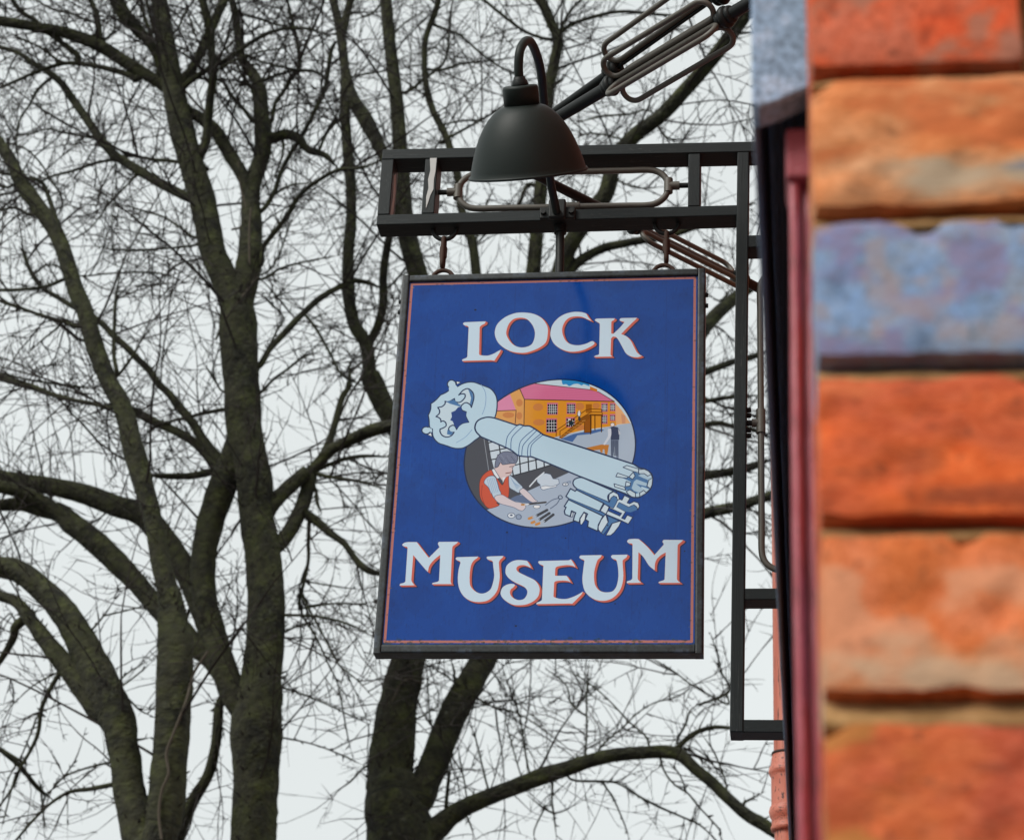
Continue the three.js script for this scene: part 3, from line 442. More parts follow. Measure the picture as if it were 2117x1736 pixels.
  ['limb', [-4.86,11.29,-10.36,0.011],[-4.89,11.26,-10.36,0.011],[-5.13,11.32,-10.38,0.010],[-5.31,11.37,-10.39,0.008],[-5.42,11.34,-10.40,0.008],[-5.67,11.31,-10.42,0.002]],
  ['limb', [-4.43,10.87,-10.27,0.010],[-4.43,10.82,-10.27,0.010],[-4.49,10.70,-10.25,0.009],[-4.57,10.56,-10.21,0.008],[-4.62,10.42,-10.18,0.007],[-4.69,10.25,-10.14,0.006],[-4.77,10.14,-10.10,0.006],[-4.86,10.07,-10.06,0.002]],
  ['limb', [-3.74,10.20,-10.19,0.012],[-3.85,10.18,-10.22,0.012],[-3.99,10.29,-10.26,0.011],[-4.16,10.43,-10.31,0.010],[-4.35,10.53,-10.37,0.009],[-4.62,10.67,-10.46,0.002]],
  ['limb', [-5.22,9.99,-10.42,0.007],[-5.10,10.09,-10.42,0.007],[-4.85,9.98,-10.42,0.007],[-4.56,10.00,-10.43,0.008],[-4.19,9.99,-10.43,0.009],[-3.98,9.91,-10.43,0.003]],
  ['limb', [-3.72,10.13,-10.19,0.011],[-3.84,10.12,-10.23,0.011],[-4.16,10.16,-10.34,0.009],[-4.60,10.27,-10.52,0.008],[-4.83,10.38,-10.62,0.002]],
  ['limb', [-4.71,11.10,-10.47,0.006],[-4.70,11.08,-10.47,0.006],[-4.64,10.75,-10.43,0.005],[-4.62,10.42,-10.39,0.005],[-4.54,10.09,-10.34,0.004],[-4.46,9.92,-10.32,0.001]],
  ['limb', [-4.82,11.23,-10.35,0.008],[-4.83,11.23,-10.35,0.008],[-4.71,11.16,-10.32,0.007],[-4.54,11.00,-10.28,0.002]],
  ['limb', [-5.64,11.31,-10.42,0.007],[-5.63,11.27,-10.42,0.007],[-5.47,11.20,-10.41,0.008],[-5.32,11.06,-10.40,0.008],[-5.19,10.87,-10.39,0.009],[-5.07,10.69,-10.37,0.009],[-5.03,10.48,-10.36,0.003]],
  ['limb', [-3.97,10.89,-10.19,0.038],[-3.90,10.90,-10.17,0.038],[-3.85,10.99,-10.14,0.037],[-3.83,11.18,-10.08,0.036],[-3.81,11.37,-10.01,0.035],[-3.79,11.55,-9.94,0.036],[-3.81,11.73,-9.87,0.035],[-3.83,11.91,-9.79,0.034],[-3.89,12.13,-9.68,0.033],[-4.03,12.82,-9.40,0.025],[-4.18,13.55,-9.12,0.013]],
  ['limb', [-4.18,11.47,-10.18,0.042],[-4.14,11.63,-10.20,0.041],[-4.07,11.79,-10.22,0.040],[-4.01,12.02,-10.25,0.039],[-3.95,12.35,-10.30,0.038],[-3.90,12.65,-10.35,0.037],[-3.80,13.50,-10.46,0.028],[-3.70,14.41,-10.58,0.015]],
  ['limb', [-4.18,11.49,-10.18,0.025],[-4.04,11.63,-10.15,0.024],[-3.90,11.72,-10.13,0.022],[-3.81,11.76,-10.11,0.021],[-3.70,11.81,-10.09,0.020],[-3.57,11.90,-10.06,0.018],[-3.41,11.97,-10.02,0.016],[-3.26,11.99,-9.99,0.013],[-3.05,11.95,-9.95,0.012],[-2.84,11.82,-9.90,0.003]],
  ['limb', [-3.47,11.35,-10.37,0.019],[-3.53,11.35,-10.36,0.019],[-3.63,11.47,-10.35,0.018],[-3.74,11.59,-10.34,0.016],[-3.86,11.77,-10.32,0.004]],
  ['limb', [-3.50,11.54,-10.38,0.020],[-3.54,11.53,-10.38,0.020],[-3.58,11.67,-10.38,0.018],[-3.67,11.80,-10.36,0.015],[-3.77,11.98,-10.35,0.004]],
  ['limb', [-3.46,11.32,-10.37,0.022],[-3.40,11.34,-10.37,0.022],[-3.38,11.53,-10.37,0.021],[-3.32,11.66,-10.38,0.020],[-3.27,11.79,-10.38,0.020],[-3.22,11.89,-10.39,0.019],[-3.24,12.09,-10.39,0.017],[-3.31,12.34,-10.40,0.015],[-3.40,12.64,-10.41,0.013],[-3.48,12.93,-10.42,0.010],[-3.56,13.24,-10.43,0.005]],
  ['limb', [-3.57,11.77,-10.41,0.014],[-3.53,11.78,-10.40,0.014],[-3.40,11.80,-10.36,0.013],[-3.26,11.81,-10.32,0.013],[-3.06,11.76,-10.26,0.012],[-2.87,11.58,-10.19,0.003]],
  ['limb', [-3.41,9.95,-10.25,0.023],[-3.30,9.92,-10.22,0.022],[-3.29,10.03,-10.18,0.021],[-3.20,10.14,-10.12,0.020],[-3.10,10.24,-10.06,0.019],[-3.02,10.34,-9.99,0.018],[-2.94,10.41,-9.94,0.017],[-2.80,10.46,-9.86,0.015],[-2.63,10.49,-9.78,0.014],[-2.49,10.45,-9.72,0.013],[-2.30,10.43,-9.62,0.003]],
  ['limb', [-3.45,10.45,-10.29,0.020],[-3.37,10.45,-10.29,0.020],[-3.28,10.63,-10.29,0.020],[-3.25,10.80,-10.30,0.020],[-3.19,10.98,-10.30,0.019],[-3.12,11.13,-10.30,0.019],[-3.06,11.30,-10.31,0.019],[-3.00,11.49,-10.31,0.018],[-2.96,11.67,-10.32,0.018],[-2.95,11.86,-10.32,0.018],[-2.94,12.03,-10.33,0.017],[-2.90,12.11,-10.33,0.005]],
  ['limb', [-3.43,11.18,-10.35,0.050],[-3.35,11.18,-10.34,0.048],[-3.27,11.20,-10.33,0.045],[-3.15,11.16,-10.32,0.041],[-3.05,11.03,-10.30,0.032],[-2.90,10.95,-10.27,0.024],[-2.77,10.80,-10.24,0.006]],
  ['limb', [-2.96,10.98,-10.28,0.014],[-2.95,11.01,-10.29,0.014],[-2.92,11.19,-10.34,0.013],[-2.84,11.40,-10.42,0.012],[-2.78,11.47,-10.45,0.003]],
  ['limb', [-3.28,10.63,-10.29,0.011],[-3.28,10.61,-10.29,0.011],[-3.15,10.67,-10.27,0.009],[-2.93,10.66,-10.22,0.002]],
  ['limb', [-3.30,11.20,-10.34,0.012],[-3.26,11.11,-10.33,0.012],[-3.26,10.93,-10.31,0.010],[-3.29,10.76,-10.29,0.002]],
  ['limb', [-3.78,11.55,-9.94,0.011],[-3.60,11.61,-9.87,0.010],[-3.36,11.60,-9.76,0.008],[-3.15,11.56,-9.66,0.002]],
  ['limb', [-3.70,11.81,-10.09,0.008],[-3.68,11.79,-10.08,0.008],[-3.75,11.86,-10.06,0.010],[-3.82,11.99,-10.00,0.003]],
  ['limb', [-3.89,12.67,-10.49,0.013],[-3.90,12.66,-10.49,0.013],[-3.81,12.57,-10.51,0.012],[-3.64,12.52,-10.54,0.012],[-3.51,12.48,-10.57,0.011],[-3.31,12.46,-10.62,0.003]],
  ['limb', [-4.00,12.06,-10.26,0.008],[-4.06,12.10,-10.26,0.008],[-4.14,12.29,-10.28,0.010],[-4.23,12.51,-10.30,0.003]],
  ['limb', [-4.32,12.12,-10.17,0.010],[-4.23,12.13,-10.16,0.010],[-4.16,12.30,-10.13,0.009],[-4.07,12.44,-10.10,0.008],[-3.94,12.68,-10.06,0.006],[-3.81,12.95,-10.01,0.003]],
  ['limb', [-3.48,11.61,-9.81,0.008],[-3.48,11.60,-9.81,0.008],[-3.31,11.57,-9.89,0.008],[-3.14,11.58,-9.98,0.007],[-2.98,11.61,-10.07,0.002]],
  ['limb', [-3.41,9.82,-10.24,0.011],[-3.29,9.80,-10.24,0.011],[-3.15,9.90,-10.25,0.009],[-2.94,9.96,-10.25,0.008],[-2.68,10.02,-10.27,0.002]],
  ['limb', [-3.41,9.86,-10.24,0.009],[-3.30,9.86,-10.27,0.009],[-3.22,9.98,-10.31,0.008],[-3.17,10.33,-10.40,0.008],[-3.14,10.60,-10.48,0.002]],
  ['limb', [-3.36,9.00,-10.20,0.028],[-3.24,9.03,-10.23,0.028],[-3.18,9.21,-10.29,0.027],[-3.08,9.40,-10.35,0.026],[-2.98,9.60,-10.43,0.025],[-2.88,9.77,-10.50,0.024],[-2.77,9.89,-10.56,0.023],[-2.66,9.99,-10.62,0.022],[-2.54,10.00,-10.68,0.020],[-2.45,9.98,-10.73,0.006]],
  ['limb', [-3.33,8.78,-10.20,0.012],[-3.22,8.80,-10.24,0.012],[-3.13,8.96,-10.31,0.011],[-3.03,9.10,-10.38,0.010],[-2.95,9.22,-10.44,0.010],[-2.84,9.30,-10.51,0.003]],
  ['limb', [-2.98,9.60,-10.43,0.013],[-2.88,9.47,-10.40,0.012],[-2.72,9.20,-10.34,0.010],[-2.59,8.97,-10.28,0.010],[-2.39,8.84,-10.22,0.003]],
  ['limb', [-3.21,9.11,-10.26,0.009],[-3.15,9.39,-10.33,0.009],[-3.12,9.53,-10.38,0.008],[-3.26,9.70,-10.44,0.007],[-3.34,9.80,-10.48,0.002]],
  ['limb', [-3.00,7.51,-10.20,0.059],[-2.93,7.57,-10.22,0.057],[-2.87,7.68,-10.25,0.056],[-2.82,7.85,-10.29,0.055],[-2.79,8.07,-10.34,0.054],[-2.79,8.22,-10.38,0.051]],
  ['limb', [-3.06,7.77,-10.20,0.062],[-3.00,7.89,-10.21,0.059],[-2.93,7.99,-10.23,0.056],[-2.85,8.08,-10.24,0.054],[-2.78,8.16,-10.25,0.050]],
  ['limb', [-2.81,8.18,-10.37,0.053],[-2.74,8.25,-10.35,0.050],[-2.64,8.35,-10.30,0.047],[-2.52,8.39,-10.25,0.045],[-2.39,8.43,-10.20,0.049],[-2.26,8.45,-10.14,0.053],[-2.03,8.44,-10.05,0.057]],
  ['limb', [-2.78,8.21,-10.38,0.020],[-2.62,8.33,-10.45,0.019],[-2.46,8.41,-10.53,0.017],[-2.24,8.46,-10.65,0.005]],
  ['limb', [-2.74,8.25,-10.35,0.033],[-2.68,8.40,-10.36,0.030],[-2.64,8.59,-10.37,0.027],[-2.60,8.84,-10.38,0.024],[-2.56,8.92,-10.38,0.020],[-2.57,9.14,-10.39,0.005]],
  ['limb', [-2.82,7.85,-10.29,0.030],[-2.75,7.82,-10.29,0.030],[-2.66,7.75,-10.28,0.029],[-2.58,7.68,-10.28,0.027],[-2.46,7.59,-10.27,0.026],[-2.35,7.44,-10.26,0.025],[-2.26,7.37,-10.25,0.023],[-2.12,7.33,-10.25,0.007]],
  ['limb', [-2.77,8.22,-10.36,0.015],[-2.74,8.19,-10.35,0.015],[-2.57,8.13,-10.30,0.013],[-2.37,8.06,-10.22,0.011],[-2.15,7.95,-10.13,0.003]],
  ['limb', [-2.79,8.09,-10.35,0.015],[-2.74,8.07,-10.34,0.015],[-2.69,7.91,-10.29,0.013],[-2.65,7.84,-10.27,0.003]],
  ['limb', [-3.47,8.19,-10.27,0.028],[-3.64,8.12,-10.21,0.026],[-3.78,8.09,-10.15,0.024],[-3.85,8.08,-10.12,0.021],[-3.92,8.06,-10.08,0.005]],
  ['limb', [-3.32,8.67,-10.20,0.015],[-3.45,8.67,-10.22,0.015],[-3.57,8.66,-10.24,0.014],[-3.72,8.64,-10.27,0.013],[-3.89,8.62,-10.31,0.012],[-4.03,8.59,-10.35,0.011],[-4.14,8.50,-10.39,0.003]],
  ['limb', [-3.34,8.82,-10.20,0.009],[-3.48,8.81,-10.21,0.009],[-3.58,8.96,-10.22,0.008],[-3.68,9.08,-10.24,0.002]],
  ['limb', [-2.73,7.80,-10.28,0.017],[-2.74,7.78,-10.29,0.017],[-2.74,7.61,-10.31,0.015],[-2.73,7.49,-10.32,0.013],[-2.75,7.34,-10.35,0.012],[-2.78,7.19,-10.37,0.012],[-2.78,7.10,-10.39,0.003]],
  ['limb', [-2.98,7.01,-10.20,0.012],[-2.87,7.00,-10.17,0.012],[-2.57,6.95,-10.07,0.010],[-2.31,6.85,-9.96,0.009],[-2.09,6.71,-9.86,0.002]],
  ['limb', [-2.76,7.27,-10.36,0.009],[-2.77,7.26,-10.36,0.009],[-2.62,6.99,-10.27,0.008],[-2.50,6.79,-10.18,0.006],[-2.39,6.61,-10.10,0.006],[-2.23,6.46,-10.00,0.005],[-2.02,6.23,-9.86,0.001]],
  ['limb', [-2.68,6.97,-10.11,0.007],[-2.69,6.98,-10.11,0.007],[-2.58,6.83,-10.16,0.007],[-2.50,6.67,-10.23,0.006],[-2.43,6.54,-10.29,0.006],[-2.39,6.35,-10.39,0.006],[-2.36,6.20,-10.46,0.005],[-2.33,6.08,-10.52,0.001]],
  ['limb', [-2.95,6.45,-10.20,0.007],[-2.82,6.48,-10.23,0.007],[-2.63,6.44,-10.30,0.007],[-2.47,6.39,-10.37,0.006],[-2.31,6.33,-10.44,0.005],[-2.18,6.29,-10.51,0.001]],
  ['limb', [-3.16,6.46,-10.21,0.031],[-3.24,6.37,-10.23,0.033],[-3.25,6.24,-10.26,0.034],[-3.26,6.10,-10.30,0.035],[-3.31,5.89,-10.37,0.037],[-3.41,5.74,-10.44,0.040],[-3.49,5.59,-10.50,0.042],[-3.55,5.45,-10.56,0.043],[-3.90,4.86,-10.86,0.032],[-4.24,4.34,-11.16,0.017]],
  ['limb', [-2.95,6.13,-10.20,0.007],[-2.78,6.12,-10.24,0.007],[-2.55,6.09,-10.31,0.006],[-2.35,6.03,-10.38,0.006],[-2.22,5.98,-10.43,0.001]],
  ['limb', [-2.96,6.88,-10.20,0.008],[-2.84,6.88,-10.20,0.008],[-2.72,6.93,-10.20,0.007],[-2.49,6.97,-10.21,0.002]],
  ['limb', [-2.78,7.13,-10.38,0.007],[-2.77,7.13,-10.38,0.007],[-2.54,7.16,-10.36,0.007],[-2.32,7.15,-10.34,0.006],[-2.19,7.17,-10.33,0.001]],
  ['limb', [-2.75,7.34,-10.35,0.006],[-2.73,7.33,-10.35,0.006],[-2.55,7.31,-10.39,0.006],[-2.24,7.30,-10.48,0.001]],
 ], vines: [
  [[-3.58,10.88,-10.22],[-3.55,10.67,-10.25],[-3.47,10.42,-10.22],[-3.48,10.27,-10.21],[-3.58,10.27,-10.26]],
  [[-3.43,10.43,-10.21],[-3.42,10.26,-10.19],[-3.39,10.02,-10.16],[-3.37,9.88,-10.15]],
  [[-3.31,9.80,-10.20],[-3.41,9.50,-10.07],[-3.49,9.38,-10.08],[-3.58,9.25,-10.19]],
 ] },
 c: { limbs: [
  ['trunk', [-1.84,-0.10,-11.60,0.472],[-1.86,0.25,-11.60,0.391],[-1.88,0.80,-11.60,0.324],[-1.95,2.20,-11.60,0.291],[-2.05,4.01,-11.60,0.278],[-2.13,5.57,-11.60,0.270],[-2.15,5.78,-11.60,0.253],[-2.21,5.98,-11.60,0.235],[-2.25,6.19,-11.60,0.192],[-2.27,6.29,-11.60,0.164],[-2.26,6.62,-11.60,0.153],[-2.21,7.00,-11.60,0.144],[-2.19,7.18,-11.60,0.137],[-2.16,7.56,-11.60,0.130],[-2.16,7.98,-11.60,0.121]],
  ['limb', [-2.21,6.01,-11.60,0.127],[-2.07,6.06,-11.61,0.127],[-1.98,6.28,-11.63,0.113],[-1.87,6.65,-11.67,0.109],[-1.76,6.95,-11.71,0.105],[-1.63,7.24,-11.75,0.100],[-1.48,7.63,-11.80,0.088],[-1.33,8.24,-11.87,0.082],[-1.19,9.20,-11.99,0.078]],
  ['limb', [-2.16,7.93,-11.60,0.115],[-2.16,7.98,-11.60,0.115],[-2.18,8.43,-11.61,0.109],[-2.30,8.94,-11.62,0.102],[-2.46,9.27,-11.62,0.092],[-2.56,9.42,-11.63,0.087],[-2.68,9.67,-11.63,0.084]],
  ['limb', [-2.61,9.47,-11.63,0.062],[-2.69,9.71,-11.64,0.059],[-2.74,9.98,-11.66,0.056],[-2.84,10.14,-11.68,0.055],[-2.92,10.37,-11.70,0.054],[-2.96,10.63,-11.72,0.053],[-2.99,10.87,-11.75,0.051],[-3.00,11.22,-11.78,0.050],[-3.03,11.57,-11.81,0.049],[-3.09,11.93,-11.85,0.048],[-3.15,12.29,-11.88,0.047],[-3.20,12.67,-11.92,0.045],[-3.24,13.05,-11.96,0.044],[-3.32,13.45,-12.00,0.043],[-3.45,13.93,-12.04,0.041],[-3.66,14.86,-12.12,0.031],[-3.87,15.86,-12.20,0.017]],
  ['limb', [-3.30,13.38,-11.99,0.041],[-3.27,13.64,-11.98,0.039],[-3.24,13.86,-11.97,0.038],[-3.13,14.74,-11.93,0.029],[-3.02,15.67,-11.88,0.015]],
  ['limb', [-2.74,10.00,-11.66,0.037],[-2.68,10.07,-11.64,0.036],[-2.61,10.27,-11.56,0.035],[-2.60,10.53,-11.44,0.034],[-2.55,10.78,-11.31,0.034],[-2.46,11.02,-11.16,0.010]],
  ['limb', [-3.23,13.00,-11.95,0.047],[-3.14,12.68,-11.92,0.059],[-2.98,12.39,-11.88,0.067],[-2.80,12.02,-11.83,0.060],[-2.63,11.66,-11.77,0.039]],
  ['limb', [-2.14,8.01,-11.60,0.107],[-2.05,8.72,-11.60,0.105],[-2.02,9.39,-11.60,0.102],[-2.08,9.96,-11.60,0.097],[-2.28,10.42,-11.59,0.090],[-2.35,10.64,-11.59,0.086],[-2.44,10.93,-11.59,0.082],[-2.51,11.30,-11.59,0.079],[-2.53,11.51,-11.59,0.071],[-2.58,11.91,-11.59,0.066],[-2.63,12.29,-11.59,0.062],[-2.69,12.62,-11.59,0.058],[-2.76,13.04,-11.59,0.054],[-2.82,13.47,-11.58,0.051],[-2.84,13.59,-11.58,0.049],[-3.02,14.72,-11.58,0.037],[-3.20,15.93,-11.58,0.020]],
  ['limb', [-1.34,8.21,-11.87,0.046],[-1.52,8.82,-11.83,0.044],[-1.72,9.71,-11.74,0.042],[-1.83,10.48,-11.67,0.041],[-1.90,10.93,-11.62,0.040],[-2.01,11.27,-11.58,0.038],[-2.05,11.56,-11.55,0.035],[-2.13,11.83,-11.52,0.032],[-2.19,11.98,-11.51,0.030],[-2.30,12.20,-11.48,0.028],[-2.36,12.41,-11.46,0.027],[-2.39,12.70,-11.42,0.027],[-2.39,12.89,-11.40,0.027],[-2.31,13.18,-11.37,0.026],[-2.28,13.34,-11.35,0.024],[-2.18,13.89,-11.30,0.018],[-2.09,14.48,-11.25,0.010]],
  ['limb', [-1.22,8.95,-11.96,0.070],[-1.23,8.91,-11.96,0.069],[-1.30,9.62,-11.88,0.067],[-1.38,10.36,-11.77,0.064],[-1.36,10.97,-11.68,0.061],[-1.32,11.59,-11.58,0.058],[-1.30,12.06,-11.50,0.055],[-1.28,12.36,-11.45,0.051],[-1.24,12.58,-11.41,0.049],[-1.21,12.81,-11.37,0.047],[-1.26,12.94,-11.35,0.045],[-1.36,13.18,-11.30,0.047],[-1.40,13.28,-11.28,0.051],[-1.78,14.37,-11.11,0.038],[-2.17,15.54,-10.94,0.020]],
  ['limb', [-1.22,12.84,-11.36,0.021],[-1.20,12.87,-11.37,0.021],[-1.10,12.99,-11.41,0.019],[-0.94,13.10,-11.47,0.017],[-0.70,13.23,-11.57,0.016],[-0.37,13.29,-11.71,0.015],[-0.05,13.36,-11.86,0.004]],
  ['limb', [-1.22,12.83,-11.37,0.018],[-1.26,12.80,-11.36,0.018],[-1.47,12.83,-11.29,0.016],[-1.72,12.98,-11.17,0.014],[-1.87,13.09,-11.09,0.013],[-2.06,13.27,-10.98,0.010],[-2.26,13.48,-10.86,0.005]],
  ['limb', [-1.17,12.90,-11.38,0.015],[-1.18,12.92,-11.38,0.015],[-1.12,13.06,-11.34,0.013],[-1.00,13.18,-11.29,0.012],[-0.83,13.39,-11.22,0.009],[-0.66,13.62,-11.15,0.005]],
  ['limb', [-1.27,9.35,-11.91,0.078],[-1.24,9.31,-11.90,0.078],[-1.16,10.15,-11.68,0.075],[-1.10,10.65,-11.51,0.073],[-0.96,10.89,-11.40,0.071],[-0.74,11.15,-11.27,0.068],[-0.66,11.40,-11.17,0.065],[-0.49,11.58,-11.07,0.063],[-0.28,11.69,-10.97,0.061],[-0.05,11.88,-10.84,0.059],[0.19,12.09,-10.69,0.059],[0.43,12.35,-10.53,0.057],[0.56,12.52,-10.42,0.056],[1.16,13.48,-9.94,0.042],[1.76,14.54,-9.47,0.022]],
  ['limb', [-1.13,10.42,-11.59,0.042],[-1.01,10.63,-11.55,0.041],[-0.80,10.74,-11.49,0.038],[-0.52,10.76,-11.41,0.034],[-0.24,10.76,-11.33,0.030],[0.18,10.83,-11.19,0.026],[0.49,10.90,-11.08,0.007]],
  ['limb', [-1.88,10.82,-11.63,0.010],[-1.88,10.84,-11.63,0.010],[-1.82,11.26,-11.67,0.012],[-1.75,11.51,-11.69,0.004]],
  ['limb', [-1.33,11.43,-11.60,0.017],[-1.44,11.48,-11.61,0.017],[-1.52,11.28,-11.63,0.016],[-1.62,11.07,-11.65,0.004]],
  ['limb', [-2.22,12.03,-11.50,0.009],[-2.19,12.05,-11.51,0.009],[-2.04,12.12,-11.56,0.010],[-1.83,12.16,-11.65,0.004]],
  ['limb', [-2.15,11.88,-11.52,0.012],[-2.22,11.86,-11.51,0.012],[-1.92,12.02,-11.47,0.011],[-1.70,12.15,-11.44,0.010],[-1.58,12.25,-11.42,0.003]],
  ['limb', [-2.38,12.59,-11.44,0.013],[-2.24,12.61,-11.48,0.013],[-2.08,12.71,-11.54,0.012],[-1.81,12.82,-11.66,0.010],[-1.56,12.94,-11.78,0.003]],
  ['limb', [-2.35,13.04,-11.39,0.012],[-2.22,13.00,-11.42,0.012],[-2.10,12.97,-11.47,0.011],[-1.90,12.82,-11.57,0.011],[-1.67,12.71,-11.69,0.010],[-1.54,12.69,-11.75,0.003]],
  ['limb', [-1.28,12.39,-11.44,0.013],[-1.26,12.38,-11.45,0.013],[-1.19,12.43,-11.47,0.012],[-1.13,12.53,-11.49,0.003]],
  ['limb', [-0.31,11.68,-10.98,0.008],[-0.38,11.78,-11.00,0.008],[-0.54,11.78,-11.05,0.009],[-0.79,11.82,-11.13,0.010],[-1.05,11.81,-11.22,0.003]],
  ['limb', [-0.53,11.53,-11.09,0.008],[-0.49,11.52,-11.10,0.008],[-0.87,11.67,-11.15,0.008],[-1.04,11.62,-11.18,0.002]],
  ['limb', [-0.33,11.66,-10.99,0.008],[-0.31,11.64,-11.00,0.008],[-0.26,11.56,-11.03,0.008],[-0.19,11.53,-11.07,0.008],[0.17,11.67,-11.24,0.002]],
  ['limb', [-2.66,12.46,-11.59,0.015],[-2.58,12.47,-11.61,0.015],[-2.42,12.69,-11.70,0.014],[-2.29,12.89,-11.78,0.012],[-2.28,13.30,-11.91,0.011],[-2.30,13.81,-12.06,0.003]],
  ['limb', [-2.84,13.47,-11.58,0.009],[-2.93,13.37,-11.62,0.011],[-3.08,13.35,-11.67,0.004]],
  ['limb', [-2.76,13.04,-11.59,0.009],[-2.74,13.07,-11.59,0.009],[-2.61,13.30,-11.66,0.008],[-2.39,13.50,-11.76,0.002]],
  ['limb', [-3.19,12.88,-11.94,0.011],[-3.10,12.92,-11.95,0.011],[-2.89,12.97,-11.97,0.009],[-2.58,13.04,-12.01,0.002]],
  ['limb', [-2.76,11.93,-11.81,0.012],[-2.79,11.91,-11.82,0.012],[-2.97,11.90,-11.90,0.011],[-3.09,11.96,-11.95,0.003]],
  ['limb', [-0.71,11.28,-11.22,0.010],[-0.46,11.11,-11.14,0.008],[-0.21,11.06,-11.05,0.002]],
  ['limb', [-0.99,10.63,-11.55,0.017],[-1.11,10.83,-11.53,0.011],[-1.21,10.86,-11.51,0.003]],
  ['limb', [-1.20,9.08,-11.98,0.070],[-1.18,9.16,-11.99,0.070],[-0.66,9.50,-12.15,0.069],[-0.34,9.80,-12.28,0.068],[-0.15,10.20,-12.40,0.068],[-0.02,10.46,-12.49,0.065],[0.06,10.61,-12.54,0.060],[0.26,10.89,-12.64,0.053],[0.44,11.08,-12.72,0.045]],
  ['limb', [-1.17,9.10,-11.98,0.047],[-0.81,9.40,-12.06,0.045],[-0.53,9.58,-12.13,0.041],[-0.14,9.90,-12.24,0.035],[0.05,10.00,-12.29,0.030],[0.27,10.12,-12.35,0.027],[0.47,10.21,-12.41,0.025],[0.58,10.27,-12.44,0.007]],
  ['limb', [-1.20,9.08,-11.98,0.028],[-1.19,9.04,-11.98,0.028],[-0.65,9.39,-12.05,0.025],[-0.26,9.57,-12.12,0.021],[0.06,9.66,-12.17,0.018],[0.27,9.71,-12.20,0.016],[0.54,9.75,-12.25,0.004]],
  ['limb', [-1.20,8.95,-11.96,0.031],[-0.64,9.17,-12.02,0.027],[-0.25,9.31,-12.08,0.024],[0.06,9.42,-12.12,0.022],[0.17,9.44,-12.14,0.020],[0.28,9.42,-12.16,0.019],[0.46,9.39,-12.18,0.018],[0.56,9.33,-12.20,0.005]],
  ['limb', [-1.24,8.72,-11.93,0.055],[-0.90,8.76,-12.02,0.051],[-0.54,8.85,-12.15,0.046],[-0.13,9.02,-12.31,0.042],[0.05,9.08,-12.38,0.039],[0.26,9.15,-12.47,0.037],[0.43,9.23,-12.54,0.036],[0.59,9.33,-12.61,0.010]],
  ['limb', [-1.33,8.26,-11.87,0.063],[-0.85,8.20,-11.76,0.057],[-0.49,8.20,-11.64,0.052],[-0.08,8.27,-11.48,0.047],[0.10,8.31,-11.41,0.044],[0.30,8.32,-11.33,0.042],[0.46,8.34,-11.26,0.041],[0.62,8.36,-11.19,0.039]],
  ['limb', [0.30,10.94,-12.66,0.007],[0.26,10.99,-12.64,0.007],[0.15,10.84,-12.57,0.009],[0.04,10.89,-12.50,0.003]],
  ['limb', [-2.15,5.72,-11.60,0.101],[-2.04,5.75,-11.60,0.101],[-1.89,5.86,-11.60,0.086],[-1.77,5.97,-11.60,0.070],[-1.64,6.05,-11.60,0.061],[-1.47,6.13,-11.61,0.058],[-1.29,6.20,-11.61,0.059],[-1.12,6.27,-11.61,0.063],[-0.91,6.34,-11.61,0.057],[-0.74,6.40,-11.61,0.053],[-0.56,6.44,-11.61,0.050],[-0.39,6.46,-11.62,0.048],[-0.21,6.47,-11.62,0.048],[-0.10,6.45,-11.62,0.046],[0.01,6.35,-11.62,0.043],[0.14,6.24,-11.62,0.043],[0.27,6.11,-11.62,0.044],[0.40,6.00,-11.63,0.046],[0.52,5.93,-11.63,0.047],[0.72,5.80,-11.63,0.044]],
  ['limb', [-0.14,6.46,-11.62,0.020],[-0.14,6.49,-11.62,0.020],[-0.11,6.51,-11.62,0.019],[0.00,6.61,-11.62,0.018],[0.14,6.66,-11.62,0.017],[0.27,6.66,-11.63,0.015],[0.58,6.63,-11.63,0.004]],
  ['limb', [-0.94,6.33,-11.61,0.010],[-0.91,6.26,-11.63,0.010],[-0.67,6.27,-11.72,0.010],[-0.57,6.27,-11.76,0.009],[-0.40,6.19,-11.85,0.009],[-0.27,6.14,-11.92,0.009],[-0.10,6.09,-12.01,0.008],[0.03,6.05,-12.08,0.008],[0.14,5.97,-12.16,0.002]],
  ['limb', [-0.67,6.27,-11.72,0.008],[-0.67,6.26,-11.72,0.008],[-0.60,6.16,-11.76,0.007],[-0.55,6.06,-11.81,0.006],[-0.51,5.97,-11.86,0.006],[-0.48,5.88,-11.92,0.002]],
  ['limb', [-1.07,6.29,-11.61,0.009],[-1.04,6.24,-11.61,0.009],[-1.04,6.10,-11.64,0.008],[-1.02,5.97,-11.66,0.008],[-1.00,5.81,-11.69,0.002]],
  ['limb', [-0.23,6.47,-11.62,0.009],[-0.24,6.41,-11.63,0.009],[-0.20,6.31,-11.65,0.008],[-0.13,6.23,-11.67,0.008],[-0.04,6.18,-11.70,0.008],[0.03,6.10,-11.73,0.007],[0.13,6.00,-11.77,0.007],[0.20,5.92,-11.80,0.007],[0.20,5.86,-11.82,0.002]],
  ['limb', [-0.05,6.19,-11.70,0.005],[-0.05,6.19,-11.69,0.005],[-0.10,6.31,-11.65,0.006],[-0.18,6.39,-11.60,0.002]],
  ['limb', [-0.78,6.39,-11.61,0.009],[-0.80,6.46,-11.63,0.009],[-0.80,6.61,-11.67,0.008],[-0.81,6.78,-11.72,0.008],[-0.82,7.03,-11.79,0.007],[-0.82,7.27,-11.88,0.002]],
  ['limb', [-0.81,6.78,-11.72,0.008],[-0.87,6.82,-11.74,0.007],[-0.94,6.90,-11.78,0.007],[-0.98,7.05,-11.84,0.006],[-1.04,7.13,-11.88,0.006],[-1.17,7.24,-11.96,0.002]],
